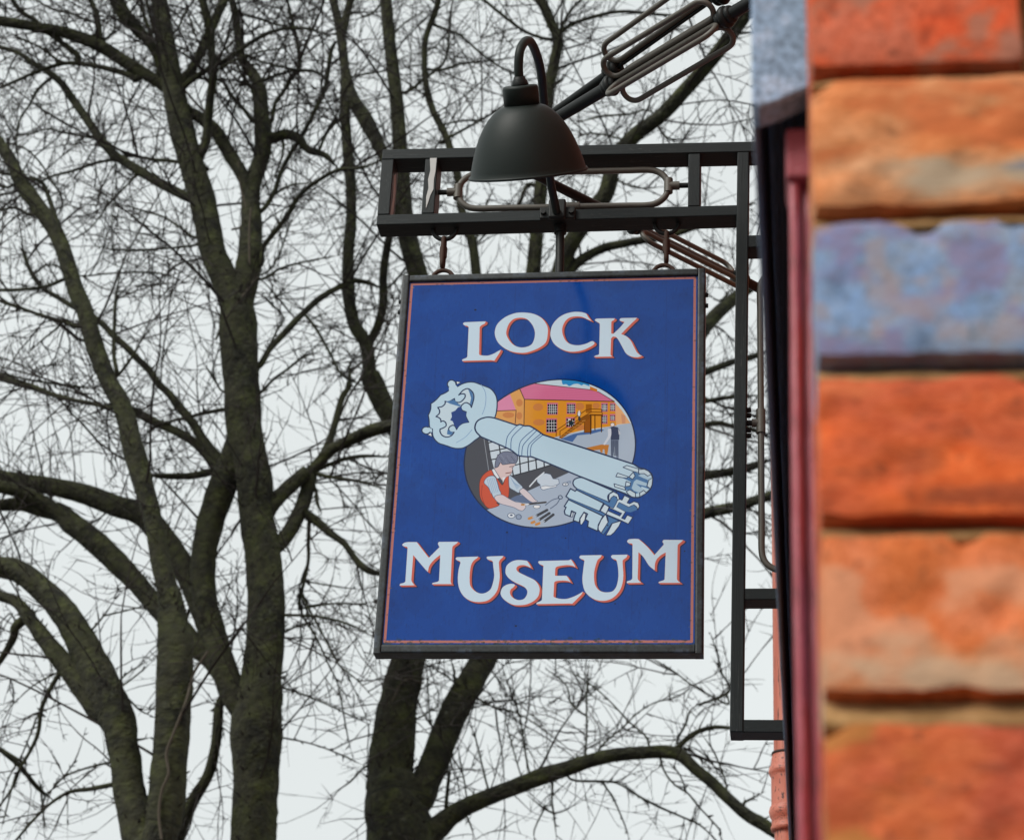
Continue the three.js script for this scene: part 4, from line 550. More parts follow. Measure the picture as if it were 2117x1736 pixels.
  ['limb', [-0.70,6.41,-11.61,0.008],[-0.70,6.47,-11.60,0.008],[-0.60,6.56,-11.54,0.007],[-0.52,6.61,-11.50,0.007],[-0.40,6.70,-11.41,0.006],[-0.24,6.76,-11.32,0.006],[-0.07,6.74,-11.23,0.001]],
  ['limb', [-0.09,6.53,-11.62,0.008],[-0.12,6.54,-11.62,0.008],[-0.05,6.69,-11.61,0.007],[-0.02,6.79,-11.61,0.006],[0.05,6.84,-11.61,0.002]],
  ['limb', [-0.09,6.44,-11.62,0.008],[-0.04,6.50,-11.64,0.008],[0.06,6.43,-11.69,0.006],[0.16,6.36,-11.74,0.002]],
  ['limb', [0.22,6.15,-11.62,0.008],[0.25,6.19,-11.62,0.008],[0.21,6.34,-11.62,0.007],[0.15,6.48,-11.61,0.007],[0.06,6.61,-11.60,0.002]],
  ['limb', [0.35,6.04,-11.62,0.010],[0.38,6.10,-11.65,0.010],[0.41,6.12,-11.66,0.009],[0.53,6.21,-11.74,0.002]],
  ['limb', [-0.32,6.46,-11.62,0.008],[-0.34,6.57,-11.61,0.008],[-0.48,6.70,-11.61,0.007],[-0.63,6.86,-11.60,0.006],[-0.79,7.00,-11.60,0.006],[-1.12,7.19,-11.58,0.002]],
  ['limb', [0.04,6.83,-11.61,0.009],[0.28,6.91,-11.50,0.009],[0.22,7.02,-11.43,0.008],[0.19,7.14,-11.35,0.007],[0.14,7.27,-11.25,0.002]],
  ['limb', [0.25,6.90,-11.52,0.008],[0.27,6.80,-11.50,0.008],[0.14,6.85,-11.45,0.007],[-0.00,6.91,-11.38,0.006],[-0.13,6.99,-11.31,0.006],[-0.27,7.06,-11.24,0.002]],
  ['limb', [-1.89,6.56,-11.66,0.006],[-1.81,6.51,-11.65,0.006],[-1.83,6.36,-11.62,0.007],[-1.82,6.21,-11.60,0.008],[-1.81,6.01,-11.55,0.003]],
  ['limb', [-1.80,5.95,-11.60,0.015],[-1.82,5.99,-11.61,0.015],[-1.83,6.23,-11.66,0.013],[-1.82,6.40,-11.71,0.003]],
  ['limb', [-1.64,6.05,-11.60,0.008],[-1.67,6.09,-11.61,0.008],[-1.70,6.22,-11.62,0.007],[-1.75,6.41,-11.65,0.007],[-1.78,6.56,-11.67,0.002]],
  ['limb', [-1.49,6.12,-11.61,0.008],[-1.52,6.18,-11.62,0.008],[-1.59,6.40,-11.68,0.007],[-1.65,6.59,-11.75,0.006],[-1.73,6.79,-11.82,0.002]],
  ['limb', [-1.25,6.22,-11.61,0.006],[-1.27,6.26,-11.60,0.006],[-1.35,6.51,-11.52,0.006],[-1.41,6.72,-11.45,0.002]],
  ['limb', [-1.18,6.24,-11.61,0.008],[-1.21,6.29,-11.61,0.008],[-1.27,6.55,-11.60,0.007],[-1.30,6.72,-11.59,0.006],[-1.38,6.92,-11.59,0.006],[-1.47,7.16,-11.58,0.002]],
  ['limb', [-1.73,7.02,-11.72,0.012],[-1.83,7.05,-11.69,0.012],[-1.84,7.12,-11.67,0.010],[-1.87,7.21,-11.64,0.003]],
  ['limb', [-2.24,6.72,-11.60,0.009],[-2.09,6.72,-11.62,0.009],[-2.00,6.79,-11.64,0.008],[-1.90,6.86,-11.67,0.002]],
  ['limb', [-1.88,6.60,-11.67,0.008],[-1.98,6.67,-11.69,0.008],[-2.03,6.86,-11.74,0.007],[-2.06,7.07,-11.79,0.006],[-2.09,7.23,-11.84,0.002]],
  ['limb', [-1.74,6.98,-11.71,0.008],[-1.64,6.90,-11.69,0.008],[-1.51,6.82,-11.65,0.007],[-1.33,6.76,-11.60,0.006],[-1.12,6.61,-11.52,0.006],[-0.83,6.36,-11.39,0.002]],
  ['limb', [-1.64,6.90,-11.69,0.007],[-1.83,7.01,-11.59,0.006],[-1.95,7.07,-11.50,0.006],[-2.04,7.10,-11.45,0.002]],
  ['limb', [-2.27,6.33,-11.60,0.008],[-2.42,6.34,-11.56,0.008],[-2.54,6.18,-11.48,0.007],[-2.67,6.05,-11.40,0.002]],
  ['limb', [-1.03,6.00,-11.65,0.008],[-1.02,6.00,-11.65,0.008],[-1.09,6.03,-11.63,0.008],[-1.22,6.12,-11.57,0.003]],
  ['limb', [-1.70,6.01,-11.60,0.008],[-1.64,5.91,-11.57,0.008],[-1.58,5.76,-11.52,0.002]],
  ['limb', [-1.04,6.13,-11.63,0.006],[-1.03,6.14,-11.63,0.006],[-0.92,6.23,-11.59,0.002]],
  ['limb', [-1.09,6.03,-11.63,0.006],[-1.08,6.06,-11.64,0.006],[-1.17,5.89,-11.70,0.006],[-1.17,5.82,-11.72,0.002]],
 ], vines: [
  [[-2.06,6.99,-11.58],[-2.09,6.97,-11.49],[-2.15,6.98,-11.46],[-2.22,6.92,-11.46],[-2.25,6.83,-11.46],[-2.31,6.76,-11.48],[-2.32,6.68,-11.48],[-2.38,6.56,-11.53]],
 ] },
};

// ---------------------------------------------------------------- setting: ground
{
  const t = data(256, 256, (u, v) => { const n = wrapN(u, v, 30, 1, 4), m = wrapN(u, v, 5, 7, 3), k = 0.3 + 0.12 * (n - 0.5) + 0.1 * (m - 0.5); return [k * 1.02, k, k * 0.96]; });
  t.repeat.set(120, 120);
  const g = new THREE.PlaneGeometry(360, 360); g.rotateX(-Math.PI / 2);
  const o = mesh('ground', g, new THREE.MeshStandardMaterial({ map: t, roughness: 0.95 })); o.userData = { kind: 'structure', label: 'grey paved ground below the sign and trees', category: 'ground' };
}

// ---------------------------------------------------------------- brick building
const building = thing('brick_building', 'weathered orange brick building corner rising close to the camera', 'building');
const FACE = 2.755, SIDE = 0.795;
{
  const core = box(SIDE + 0.005, 4.2, 0, 6.4, -8.2, FACE - 0.024, 0.002);
  const mortar = data(256, 256, (u, v) => { const n = wrapN(u, v, 24, 4, 4), m = wrapN(u, v, 6, 9, 3); return [0.6 + 0.36 * (m - 0.5) + 0.25 * (n - 0.5), 0.45 + 0.32 * (m - 0.5) + 0.22 * (n - 0.5), 0.28 + 0.24 * (m - 0.5) + 0.2 * (n - 0.5)]; });
  mortar.repeat.set(6, 6);
  mesh('mortar', core, new THREE.MeshStandardMaterial({ map: mortar, roughness: 1, bumpMap: speck, bumpScale: 0.004 }), building);
  mesh('roof', box(SIDE + 0.02, 4.2, 6.4, 6.6, -8.2, FACE - 0.02, 0.01), new THREE.MeshStandardMaterial({ color: lin(0.08, 0.08, 0.09), roughness: 0.9 }), building);

  // fired-clay colours: two tones and a stain, each with its own outline
  function clay(seed, a, b, stain, amount, more) {
    return data(256, 256, (u, v) => {
      const grit = noise(u * 110 + seed, v * 62, seed + 3) - 0.5, pit = noise(u * 46 + seed * 3, v * 26, seed + 9);
      const n = fbm(u * 5 + seed * 7.3, v * 3 + seed * 3.1, seed, 4), f = fbm(u * 34 + seed, v * 24, seed + 5, 3), s = fbm(u * 3.4 + seed * 1.7, v * 3.2 + seed, seed + 40, 4), p = fbm(u * 9 + seed, v * 7 + seed * 2, seed + 80, 3);
      const k = clamp((n - 0.32) * 2.6); let c = a.map((x, i) => (mix(x, b[i], k) + 0.12 * (f - 0.5) + 0.08 * grit) * (1 - 0.2 * clamp((pit - 0.8) * 8)));
      const q = clamp((s - (1 - amount)) * 9); c = c.map((x, i) => mix(x, stain[i], q * 0.85));
      if (p > 0.6) c = c.map((x) => x * (1 - clamp((p - 0.6) * 4) * 0.16));
      const d = more ? more(u, v, c, f) : c; const g = (d[0] + d[1] + d[2]) / 3; return d.map((x) => g + (x - g) * 1.1);
    });
  }
  const S = (h) => [1, 3, 5].map((i) => parseInt(h.slice(i, i + 2), 16) / 255);
  const blotch = (u, v, cu, cv, ru, rv, seed) => clamp(1.35 - Math.hypot((u - cu) / ru, (v - cv) / rv) + 1.6 * (fbm(u * 7 + seed, v * 6, seed, 3) - 0.5), 0, 1);
  const tint = (c, t, k) => { const T = S(t); return c.map((x, i) => mix(x, T[i], k)); };
  const map = (t, rough = 0.92) => new THREE.MeshStandardMaterial({ map: t, roughness: rough, bumpMap: speck, bumpScale: 0.0012 });
  const special = { // course (from the top of the picture) -> the brick at the corner
    0: map(clay(3, S('#c0664a'), S('#d2562c'), S('#a8705c'), 0.42)),
    1: map(clay(5, S('#cf8e62'), S('#d07c48'), S('#c26a3c'), 0.42, (u, v, c) => tint(tint(c, '#a99a86', 0.85 * blotch(u, v, 0.5, 0.22, 0.36, 0.16, 3)), '#5a6a8a', 0.8 * blotch(u, v, 0.56, 0.26, 0.15, 0.05, 8)))),
    2: map(clay(8, S('#8095b4'), S('#8f939f'), S('#857b98'), 0.5, (u, v, c, f) => tint(tint(c, '#6f96cc', clamp((f - 0.45) * 2.5) * 0.35), '#a58c88', 0.5 * clamp((fbm(u * 7 + 2, v * 6 + 7, 77, 4) - 0.53) * 7)))),
    3: map(clay(11, S('#d4642e'), S('#c05c38'), S('#cc7046'), 0.45, (u, v, c) => tint(c, '#7c3a22', 0.6 * blotch(u, v, 0.36, 0.14, 0.16, 0.07, 21)))),
    4: map(clay(14, S('#d27a50'), S('#cc6e3a'), S('#d29270'), 0.5, (u, v, c) => tint(c, '#c4a488', 0.9 * blotch(u, v, 0.55, 0.08, 0.6, 0.2, 31)))),
    5: map(clay(17, S('#c4683a'), S('#b4563a'), S('#a06a34'), 0.46)),
  };
  const any = [[21, '#c8683c', '#c05632', '#a87058', 0.42], [24, '#cc7c4c', '#c46a3a', '#b08868', 0.44], [27, '#b85a3a', '#c4623a', '#8a5848', 0.4], [31, '#8a94b0', '#8e86a0', '#756a8c', 0.45], [35, '#c87450', '#bc6038', '#c09474', 0.5]].map(([s, a, b, c, k]) => map(clay(s, S(a), S(b), S(c), k)));

  // bricks: worn arrises and uneven faces, one mesh each where the picture (or a step aside) shows them
  function brickGeo(w, h, d, seed) {
    const g = new THREE.BoxGeometry(w, h, d, Math.round(w / 0.0065), 11, 6), p = g.attributes.position, uv = g.attributes.uv, n = g.attributes.normal, q = V(0, 0, 0), e = V(0, 0, 0), r = 0.0042;
    for (let i = 0; i < p.count; i++) {
      q.fromBufferAttribute(p, i);
      if (Math.abs(n.getX(i)) > 0.8) uv.setXY(i, q.z / d + 0.5, q.y / h + 0.5); else uv.setXY(i, q.x / w + 0.5, Math.abs(n.getY(i)) > 0.8 ? q.z / d + 0.5 : q.y / h + 0.5);
      e.set(clamp(q.x, r - w / 2, w / 2 - r), clamp(q.y, r - h / 2, h / 2 - r), clamp(q.z, r - d / 2, d / 2 - r));
      const o = q.clone().sub(e); if (o.lengthSq() > 0) o.normalize().multiplyScalar(r); q.copy(e).add(o);
      const k = (s, f) => noise(e.x * f + seed, e.y * f + s, e.z * f + seed) - 0.5;
      const chip = Math.max(0, noise(e.x * 70 + seed * 3, e.y * 70, e.z * 40) - 0.66) * 0.02 * (o.lengthSq() > 0 ? 1 : 0);
      p.setXYZ(i, q.x + 0.0012 * k(1, 60), q.y + 0.0026 * k(9, 38) + 0.0014 * k(3, 150) - Math.sign(o.y) * chip, q.z + 0.0012 * k(5, 40) + 0.0008 * k(6, 170) - chip);
    }
    g.computeVertexNormals(); return g;
  }
  const P = 0.0835, BH = 0.0765, Y0 = 2.297, geos = {}, tall = { 2: 0.075, 3: 0.0725, 4: 0.076, 5: 0.0685 };
  const geo = (w, v, h = BH) => geos[[w.toFixed(3), v, h]] ??= brickGeo(w, h, 0.1025, v * 13.7 + 2);
  const R = rng(91), far = [];
  for (let k = -48; k < 28; k++) {
    const y = Y0 - P * k; if (y < 0.01 || y > 6.3) continue;
    let x = 0.79, i = 0; const header = ((k % 2) + 2) % 2 === 0;
    while (x < 4.15) {
      const w = header ? (i === 0 ? 0.108 : i === 1 ? 0.046 : 0.1) : 0.213;
      if (x < 1.5 && y > 1.45 && y < 2.95) {
        const corner = i === 0 && special[k], v = Math.floor(R() * 4), kind = R();
        const m = mesh('brick', geo(w, v, tall[k]), corner || any[kind < 0.3 ? 0 : kind < 0.55 ? 1 : kind < 0.75 ? 2 : kind < 0.85 ? 3 : 4], building);
        m.position.set(x + w / 2, y + (tall[k] ?? BH) / 2 + 0.002 * (R() - 0.5), FACE - 0.05125 + 0.003 * (R() - 0.5)); m.rotation.z = 0.01 * (R() - 0.5);
      } else far.push([x + w / 2, y + BH / 2, FACE - 0.05125, w, 0]);
      x += w + 0.0085; i++;
    }
    for (let z = FACE - 0.115 - (header ? 0.11 : 0), j = 0; z > -8.1; z -= 0.2235, j++) far.push([SIDE + 0.05125, y + BH / 2, z - 0.1065, 0.213, 1]);
  }
  { // mortar in the near joints: deep under the brick above, nearly flush on the brick below, rough all over
    const nx = 90, ny = 330, X0 = 0.7912, X1 = 1.2, B = 1.6, T = 2.6, pos = [], uv = [], idx = [];
    for (let j = 0; j <= ny; j++) for (let i = 0; i <= nx; i++) {
      const x = mix(X0, X1, i / nx), y = mix(B, T, j / ny), k = Math.ceil((Y0 - y) / P - 1e-6) - 1, up = Y0 - P * k, t = clamp((up - y) / (P - (tall[k + 1] ?? BH))), n = fbm(x * 60, y * 60, 3, 4) - 0.5, m = noise(x * 22, y * 40, 9) - 0.5;
      const past = clamp((up - y - (P - (tall[k + 1] ?? BH)) - 0.002) / 0.003);
      pos.push(x, y, FACE - mix(0.0135, 0.0045, fade(t)) - 0.014 * past + 0.005 * n + 0.004 * m); uv.push(x, y);
    }
    for (let j = 0; j < ny; j++) for (let i = 0; i < nx; i++) { const a = j * (nx + 1) + i; idx.push(a, a + 1, a + nx + 1, a + 1, a + nx + 2, a + nx + 1); }
    const g = new THREE.BufferGeometry(); g.setAttribute('position', new THREE.Float32BufferAttribute(pos, 3)); g.setAttribute('uv', new THREE.Float32BufferAttribute(uv, 2)); g.setIndex(idx); g.computeVertexNormals();
    mesh('pointing', g, new THREE.MeshStandardMaterial({ map: mortar, roughness: 1, bumpMap: speck, bumpScale: 0.003 }), building);
  }
  const im = new THREE.InstancedMesh(new THREE.BoxGeometry(1, 1, 1), new THREE.MeshStandardMaterial({ roughness: 0.92, bumpMap: speck, bumpScale: 0.003 }), far.length), m4 = new THREE.Matrix4(), q0 = new THREE.Quaternion(), q1 = new THREE.Quaternion().setFromAxisAngle(V(0, 1, 0), Math.PI / 2), cs = ['#b4583a', '#be6a40', '#a4503a', '#7c84a0', '#b87858'].map((c) => new THREE.Color(c));
  far.forEach(([x, y, z, w, s], i) => { m4.compose(V(x, y, z), s ? q1 : q0, V(w, BH, 0.1025)); im.setMatrixAt(i, m4); im.setColorAt(i, cs[Math.floor(R() * 5)].clone().multiplyScalar(0.85 + 0.3 * R())); });
  im.name = 'brickwork'; im.userData.kind = 'stuff'; im.castShadow = im.receiveShadow = true; building.add(im);

  // grey stone lintel along the flank, hollowed so its open underside falls dark, and the red painted post below its end
  const stone = data(256, 256, (u, v) => { const n = wrapN(u, v, 46, 2, 3), m = wrapN(u, v, 9, 6, 4), k = 0.64 + 0.5 * (n - 0.5) + 0.3 * (m - 0.5), w = clamp((m - 0.5) * 3); return [k * 0.86 + 0.08 * w, k * 1.0 + 0.03 * w, k * 1.17]; });
  stone.repeat.set(9, 9);
  const prof = new THREE.Shape([[0.7575, 2.432], [0.7605, 2.4295], [0.772, 2.4335], [0.789, 2.4415], [0.7945, 2.446], [0.7965, 2.453], [0.7965, 2.74], [0.7605, 2.74], [0.7575, 2.736]].map((p) => new THREE.Vector2(...p)));
  const turn = (g) => { g.translate(-0.7575, 0, -2.53); g.rotateY(-0.0051); g.translate(0.7575, 0, 2.53); return g; };
  const stoneM = new THREE.MeshStandardMaterial({ map: stone, roughness: 0.9, bumpMap: speck, bumpScale: 0.002 });
  const lg = new THREE.ExtrudeGeometry(prof, { depth: 0.02, bevelEnabled: true, bevelSize: 0.0015, bevelThickness: 0.0025, bevelSegments: 2 }); lg.translate(0, 0, 2.51);
  mesh('lintel_end', turn(lg), stoneM, building);
  mesh('lintel_face', turn(box(0.756, 0.7595, 2.4285, 2.7, -2.19, 2.508, 0.0012)), stoneM, building);
  mesh('lintel_top', turn(box(0.756, 0.83, 2.7015, 2.74, -2.19, 2.508, 0.0012)), stoneM, building);
  const red = data(256, 256, (u, v) => { const n = wrapN(u, v, 30, 12, 4), m = wrapN(u, v, 6, 16, 4); let c = [0.66 + 0.2 * (m - 0.5) + 0.1 * (n - 0.5), 0.29 + 0.22 * (m - 0.5) + 0.1 * (n - 0.5), 0.33 + 0.24 * (m - 0.5)]; if (n > 0.64) c = c.map((x) => x * 0.55); return c; });
  red.repeat.set(3, 9);
  const redPaint = new THREE.MeshPhysicalMaterial({ map: red, roughness: 0.42, bumpMap: speck, bumpScale: 0.0015 });
  const post = (cx, cz, r) => { const s = []; for (let y = 0; y <= 2.4081; y += 0.0602) s.push([cx + 0.0012 * (noise(y * 9, cx * 50) - 0.5), y, cz, r * (1 + 0.06 * (noise(y * 23, 7) - 0.5))]); return sweep(s, 14, 1, 0); };
  mesh('painted_post', post(0.7818, 2.5, 0.0037), redPaint, building);
  mesh('painted_post', post(0.7908, 2.495, 0.0036), redPaint, building);
  mesh('painted_post', box(0.7785, 0.7944, 0, 2.405, 2.47, 2.492, 0.002), redPaint, building);
  mesh('post_cap', box(0.7768, 0.7945, 2.39, 2.428, 2.468, 2.508, 0.003), new THREE.MeshPhysicalMaterial({ map: red, roughness: 0.5, bumpMap: speck, bumpScale: 0.0015 }), building);
}

// a swept branch or post: rings of varying radius along a smoothed line, uv in metres
function sweep(pts, sides, sub, rough, seed = 0) {
  const c = new THREE.CatmullRomCurve3(pts.map((p) => V(p[0], p[1], p[2])), false, 'centripetal'), n = (pts.length - 1) * sub, pos = [], uv = [], idx = [];
  let N = null, len = 0, last = null; const T = V(0, 0, 0), B = V(0, 0, 0);
  for (let i = 0; i <= n; i++) {
    const u = i / n, p = c.getPoint(u); c.getTangent(u, T); if (last) len += p.distanceTo(last); last = p;
    if (!N) N = Math.abs(T.y) > 0.9 ? V(1, 0, 0) : V(0, 1, 0);
    N.addScaledVector(T, -N.dot(T)).normalize(); B.crossVectors(T, N);
    const f = u * (pts.length - 1), a = Math.min(pts.length - 2, Math.floor(f)), t = f - a, r = mix(pts[a][3], pts[a + 1][3], fade(t));
    for (let s = 0; s <= sides; s++) {
      const th = s / sides * Math.PI * 2, cx = Math.cos(th), sy = Math.sin(th);
      const k = rough ? 1 + rough * (2.2 * (noise(cx * 1.3 + seed, sy * 1.3 + seed * 3, len * 2.2 + seed) - 0.5) + 1.1 * (noise(cx * 3 + seed, sy * 3, len * 9) - 0.5) + 0.7 * (noise(cx * 7, sy * 7 + seed, len * 22) - 0.5) + 0.6 * (noise(cx * 5 + seed, sy * 5 + 3, len * 1.1) - 0.5) + 2.2 * Math.max(0, noise(cx * 1.6 + seed * 2, sy * 1.6, len * 3.5 + 40) - 0.76)) : 1;
      pos.push(p.x + (N.x * cx + B.x * sy) * r * k, p.y + (N.y * cx + B.y * sy) * r * k, p.z + (N.z * cx + B.z * sy) * r * k); uv.push(s / sides * Math.max(1, Math.round(r * 12)) * 0.5, len);
    }
  }
  const w = sides + 1; for (let i = 0; i < n; i++) for (let s = 0; s < sides; s++) { const a = i * w + s; idx.push(a, a + w, a + 1, a + 1, a + w, a + w + 1); }
  const e0 = pos.length / 3; pos.push(pts[0][0], pts[0][1], pts[0][2]); uv.push(0, 0); const q = pts[pts.length - 1]; pos.push(q[0], q[1], q[2]); uv.push(0, len);
  for (let s = 0; s < sides; s++) { idx.push(e0, s, s + 1); idx.push(e0 + 1, n * w + s + 1, n * w + s); }
  const g = new THREE.BufferGeometry(); g.setAttribute('position', new THREE.Float32BufferAttribute(pos, 3)); g.setAttribute('uv', new THREE.Float32BufferAttribute(uv, 2)); g.setIndex(idx); g.computeVertexNormals();
  const nm = g.attributes.normal; for (let i = 0; i <= n; i++) { const a = i * w, b = a + sides, x = nm.getX(a) + nm.getX(b), y = nm.getY(a) + nm.getY(b), z = nm.getZ(a) + nm.getZ(b), l = Math.hypot(x, y, z) || 1; nm.setXYZ(a, x / l, y / l, z / l); nm.setXYZ(b, x / l, y / l, z / l); }
  return g;
}

// ---------------------------------------------------------------- drainpipe beyond the bracket
{
  const d = thing('drainpipe', 'red painted cast iron drainpipe with ringed collars on the flank wall beyond the sign', 'drainpipe');
  const t = data(128, 256, (u, v) => { const n = wrapN(u, v, 40, 3, 3), m = wrapN(u, v, 7, 8, 4); let c = [0.74 + 0.16 * (m - 0.5), 0.4 + 0.2 * (m - 0.5) + 0.06 * n, 0.35 + 0.2 * (m - 0.5)]; if (n > 0.66) c = [0.3, 0.17, 0.15]; return c; });
  t.repeat.set(2, 3);
  const m = new THREE.MeshPhysicalMaterial({ map: t, roughness: 0.5, bumpMap: speck, bumpScale: 0.002 }), dark = new THREE.MeshStandardMaterial({ color: lin(0.035, 0.02, 0.018), roughness: 0.8 });
  const cx = 0.743, cz = -2.5;
  mesh('pipe', rod([cx, 0, cz], [cx, 6.35, cz], 0.037, 0.037, 28), m, d);
  for (const top of [1.76, 3.585, 5.4]) {
    const prof = [[0.037, -0.235], [0.047, -0.232], [0.048, -0.222], [0.045, -0.214], [0.045, -0.2], [0.05, -0.19], [0.053, -0.175], [0.05, -0.162], [0.0455, -0.155], [0.0455, -0.07], [0.051, -0.062], [0.053, -0.052], [0.05, -0.04], [0.046, -0.034], [0.044, -0.012], [0.041, 0], [0.037, 0.002]].map((p) => new THREE.Vector2(...p));
    const c = mesh('collar', new THREE.LatheGeometry(prof, 28), m, d); c.position.set(cx, top, cz);
    const s = mesh('seal', new THREE.TorusGeometry(0.0395, 0.005, 8, 28), dark, c); s.rotation.x = Math.PI / 2; s.position.y = 0.002;
    mesh('wall_bracket', box(cx - 0.008, SIDE + 0.01, top - 0.125, top - 0.095, cz - 0.02, cz + 0.02, 0.003), m, d);
  }
}

// ---------------------------------------------------------------- sign bracket
const bracket = thing('sign_bracket', 'dark green iron wall bracket of square bars and tube loops above the hanging sign', 'bracket');
const BZ = -0.018, BD = 0.054;
{
  const b = (a, c, w = 0.025, d = BD, n = 'bar', m = M.iron) => mesh(n, bar([...a, BZ], [...c, BZ], w, d), m, bracket);
  b([-0.0615, 4.0835], [SIDE + 0.004, 4.0735], 0.025, BD, 'beam'); b([-0.0615, 3.9255], [0.6735, 3.9255], 0.0245, BD - 0.004, 'beam');
  b([-0.0485, 3.9375], [-0.0485, 4.0715], 0.0255, BD - 0.002, 'upright'); const u2 = b([0.0435, 3.9375], [0.0435, 4.0705], 0.0265, BD - 0.003, 'upright'); b([0.5865, 3.9375], [0.5865, 4.063], 0.0245, BD - 0.003, 'upright');
  b([0.6705, 2.8385], [0.6855, 4.0625], 0.0238, BD - 0.001, 'post');
  for (const [y, h] of [[3.853, 0.028], [3.102, 0.0225], [2.8505, 0.0238]]) { const x = 0.6825 + (y - 2.84) * 0.0122; b([x - 0.004, y], [SIDE + 0.004, y], h, BD - 0.006, 'standoff'); }
  for (const y of [4.0745, 3.853, 3.102, 2.8505]) mesh('wall_plate', box(SIDE - 0.008, SIDE + 0.006, y - 0.05, y + 0.05, BZ - 0.05, BZ + 0.05, 0.003), M.ironPlain, bracket);
  // bare, peeled patches on the second upright
  const shape = (pts) => new THREE.Shape(pts.map((p) => new THREE.Vector2(...p)));
  const pg = new THREE.ExtrudeGeometry(shape([[-0.004, 0.064], [0.009, 0.066], [0.0085, 0.03], [0.0065, 0.012], [0.007, -0.012], [0.002, -0.026], [-0.001, -0.042], [-0.0045, -0.058], [-0.0055, -0.03], [-0.0025, -0.008], [-0.0045, 0.012], [-0.0015, 0.034]]), { depth: 0.0008, bevelEnabled: false });
  pg.scale(1.1, 1, 1); pg.translate(0.0445, 4.0065, BZ + BD / 2 - 0.0012); mesh('peeled_paint', pg, M.peel, u2);
  const pe = new THREE.ExtrudeGeometry(shape([[-0.016, -0.06], [0.006, -0.05], [0.014, 0.02], [0.004, 0.055], [-0.012, 0.04], [-0.006, -0.01]]), { depth: 0.0008, bevelEnabled: false }); pe.rotateY(Math.PI / 2); pe.translate(-0.0361, 4.0, BZ); mesh('peeled_paint', pe, M.peel, bracket);

  // long rounded tube loops: straight bars with half-round ends
  function loop(a, b, half, r) { // a, b: ends of the middle line in the plane z = BZ
    const A = V(...a), B = V(...b), d = B.clone().sub(A).normalize(), n = V(-d.y, d.x, 0), pts = [];
    for (let k = 0; k <= 8; k++) { const t = Math.PI / 2 + Math.PI * k / 8; pts.push(A.clone().addScaledVector(d, half + half * Math.cos(t)).addScaledVector(n, half * Math.sin(t))); }
    for (let k = 1; k < 10; k++) pts.push(A.clone().addScaledVector(d, half).lerp(B.clone().addScaledVector(d, -half), k / 10).addScaledVector(n, -half));
    for (let k = 0; k <= 8; k++) { const t = -Math.PI / 2 + Math.PI * k / 8; pts.push(B.clone().addScaledVector(d, -half + half * Math.cos(t)).addScaledVector(n, half * Math.sin(t))); }
    for (let k = 1; k < 10; k++) pts.push(B.clone().addScaledVector(d, -half).lerp(A.clone().addScaledVector(d, half), k / 10).addScaledVector(n, half));
    return tube(pts, r, true, 160, 12);
  }
  const l1 = mesh('tube_loop', loop([0.099, 4.004, BZ], [0.533, 4.0, BZ], 0.0425, 0.0066), M.pipe, bracket);
  for (const [x, e] of [[0.099, 0.058], [0.533, 0.574]]) { mesh('tee_fitting', rod([x, 3.987, BZ], [x, 4.019, BZ], 0.0092), M.pipe, l1); mesh('tee_fitting', rod([x, 4.003, BZ], [mix(x, e, 0.55), 4.003, BZ], 0.0088), M.pipe, l1); mesh('spigot', rod([x, 4.003, BZ], [e, 4.003, BZ], 0.0055), M.ironPlain, l1); }
  mesh('sleeve', rod([0.318, 3.9601, BZ], [0.352, 3.9599, BZ], 0.0092), M.pipe, l1);
  const l2 = mesh('tube_loop', loop([0.754, 3.158, BZ], [0.754, 3.795, BZ], 0.037, 0.0062), M.pipe, bracket);
  mesh('tee_fitting', rod([0.7168, 3.44, BZ], [0.7168, 3.49, BZ], 0.0092), M.pipe, l2); mesh('tee_fitting', rod([0.7168, 3.462, BZ], [0.7, 3.462, BZ], 0.0082), M.pipe, l2); mesh('spigot', rod([0.7168, 3.462, BZ], [0.688, 3.462, BZ], 0.0055), M.ironPlain, l2);

  // side stays to the wall, each with a cage of four loops between two collars
  function stay(a, b, t0, t1, r, loops = [0, 1, 2, 3]) {
    const A = V(...a), B = V(...b), d = B.clone().sub(A), L = d.length(); d.normalize();
    const at = (t) => A.clone().addScaledVector(d, L * t).toArray();
    const s = mesh('stay_rod', mergeGeometries([rod(a, at(t0), r * 1.0, r * 1.25), rod(at(t0), at(t1), r * 0.5), rod(at(t1), b, r * 1.2, r)]), M.ironPlain, bracket);
    for (const t of [t0, t1]) for (const [k, R] of [[-0.012, 0.017], [0, 0.021], [0.012, 0.017]]) { const p = A.clone().addScaledVector(d, L * t + k), g = new THREE.TorusGeometry(R * 0.62, R * 0.42, 10, 20); g.applyQuaternion(new THREE.Quaternion().setFromUnitVectors(V(0, 0, 1), d)); g.translate(...p.toArray()); mesh('collar', g, M.ironPlain, s); }
    const up = V(0, 1, 0).addScaledVector(d, -d.y).normalize(), side = V(0, 0, 0).crossVectors(d, up), p0 = A.clone().addScaledVector(d, L * t0 + 0.012), len = L * (t1 - t0) - 0.024;
    for (const k of loops) {
      const th = Math.PI / 4 + k * Math.PI / 2 + 0.25, n = up.clone().multiplyScalar(Math.cos(th)).addScaledVector(side, Math.sin(th)), pts = [], i0 = 0.009, o0 = 0.052, h = (o0 - i0) / 2, m = i0 + h;
      for (let q = 0; q <= 8; q++) { const t = Math.PI / 2 + Math.PI * q / 8; pts.push([h + h * Math.cos(t), m + h * Math.sin(t)]); }
      for (let q = 1; q < 8; q++) pts.push([mix(h, len - h, q / 8), i0]);
      for (let q = 0; q <= 8; q++) { const t = -Math.PI / 2 + Math.PI * q / 8; pts.push([len - h + h * Math.cos(t), m + h * Math.sin(t)]); }
      for (let q = 1; q < 8; q++) pts.push([mix(len - h, h, q / 8), o0]);
      mesh('loop', tube(pts.map(([u, v]) => p0.clone().addScaledVector(d, u).addScaledVector(n, v)), 0.0055, true, 120, 10), M.pipe, s);
    }
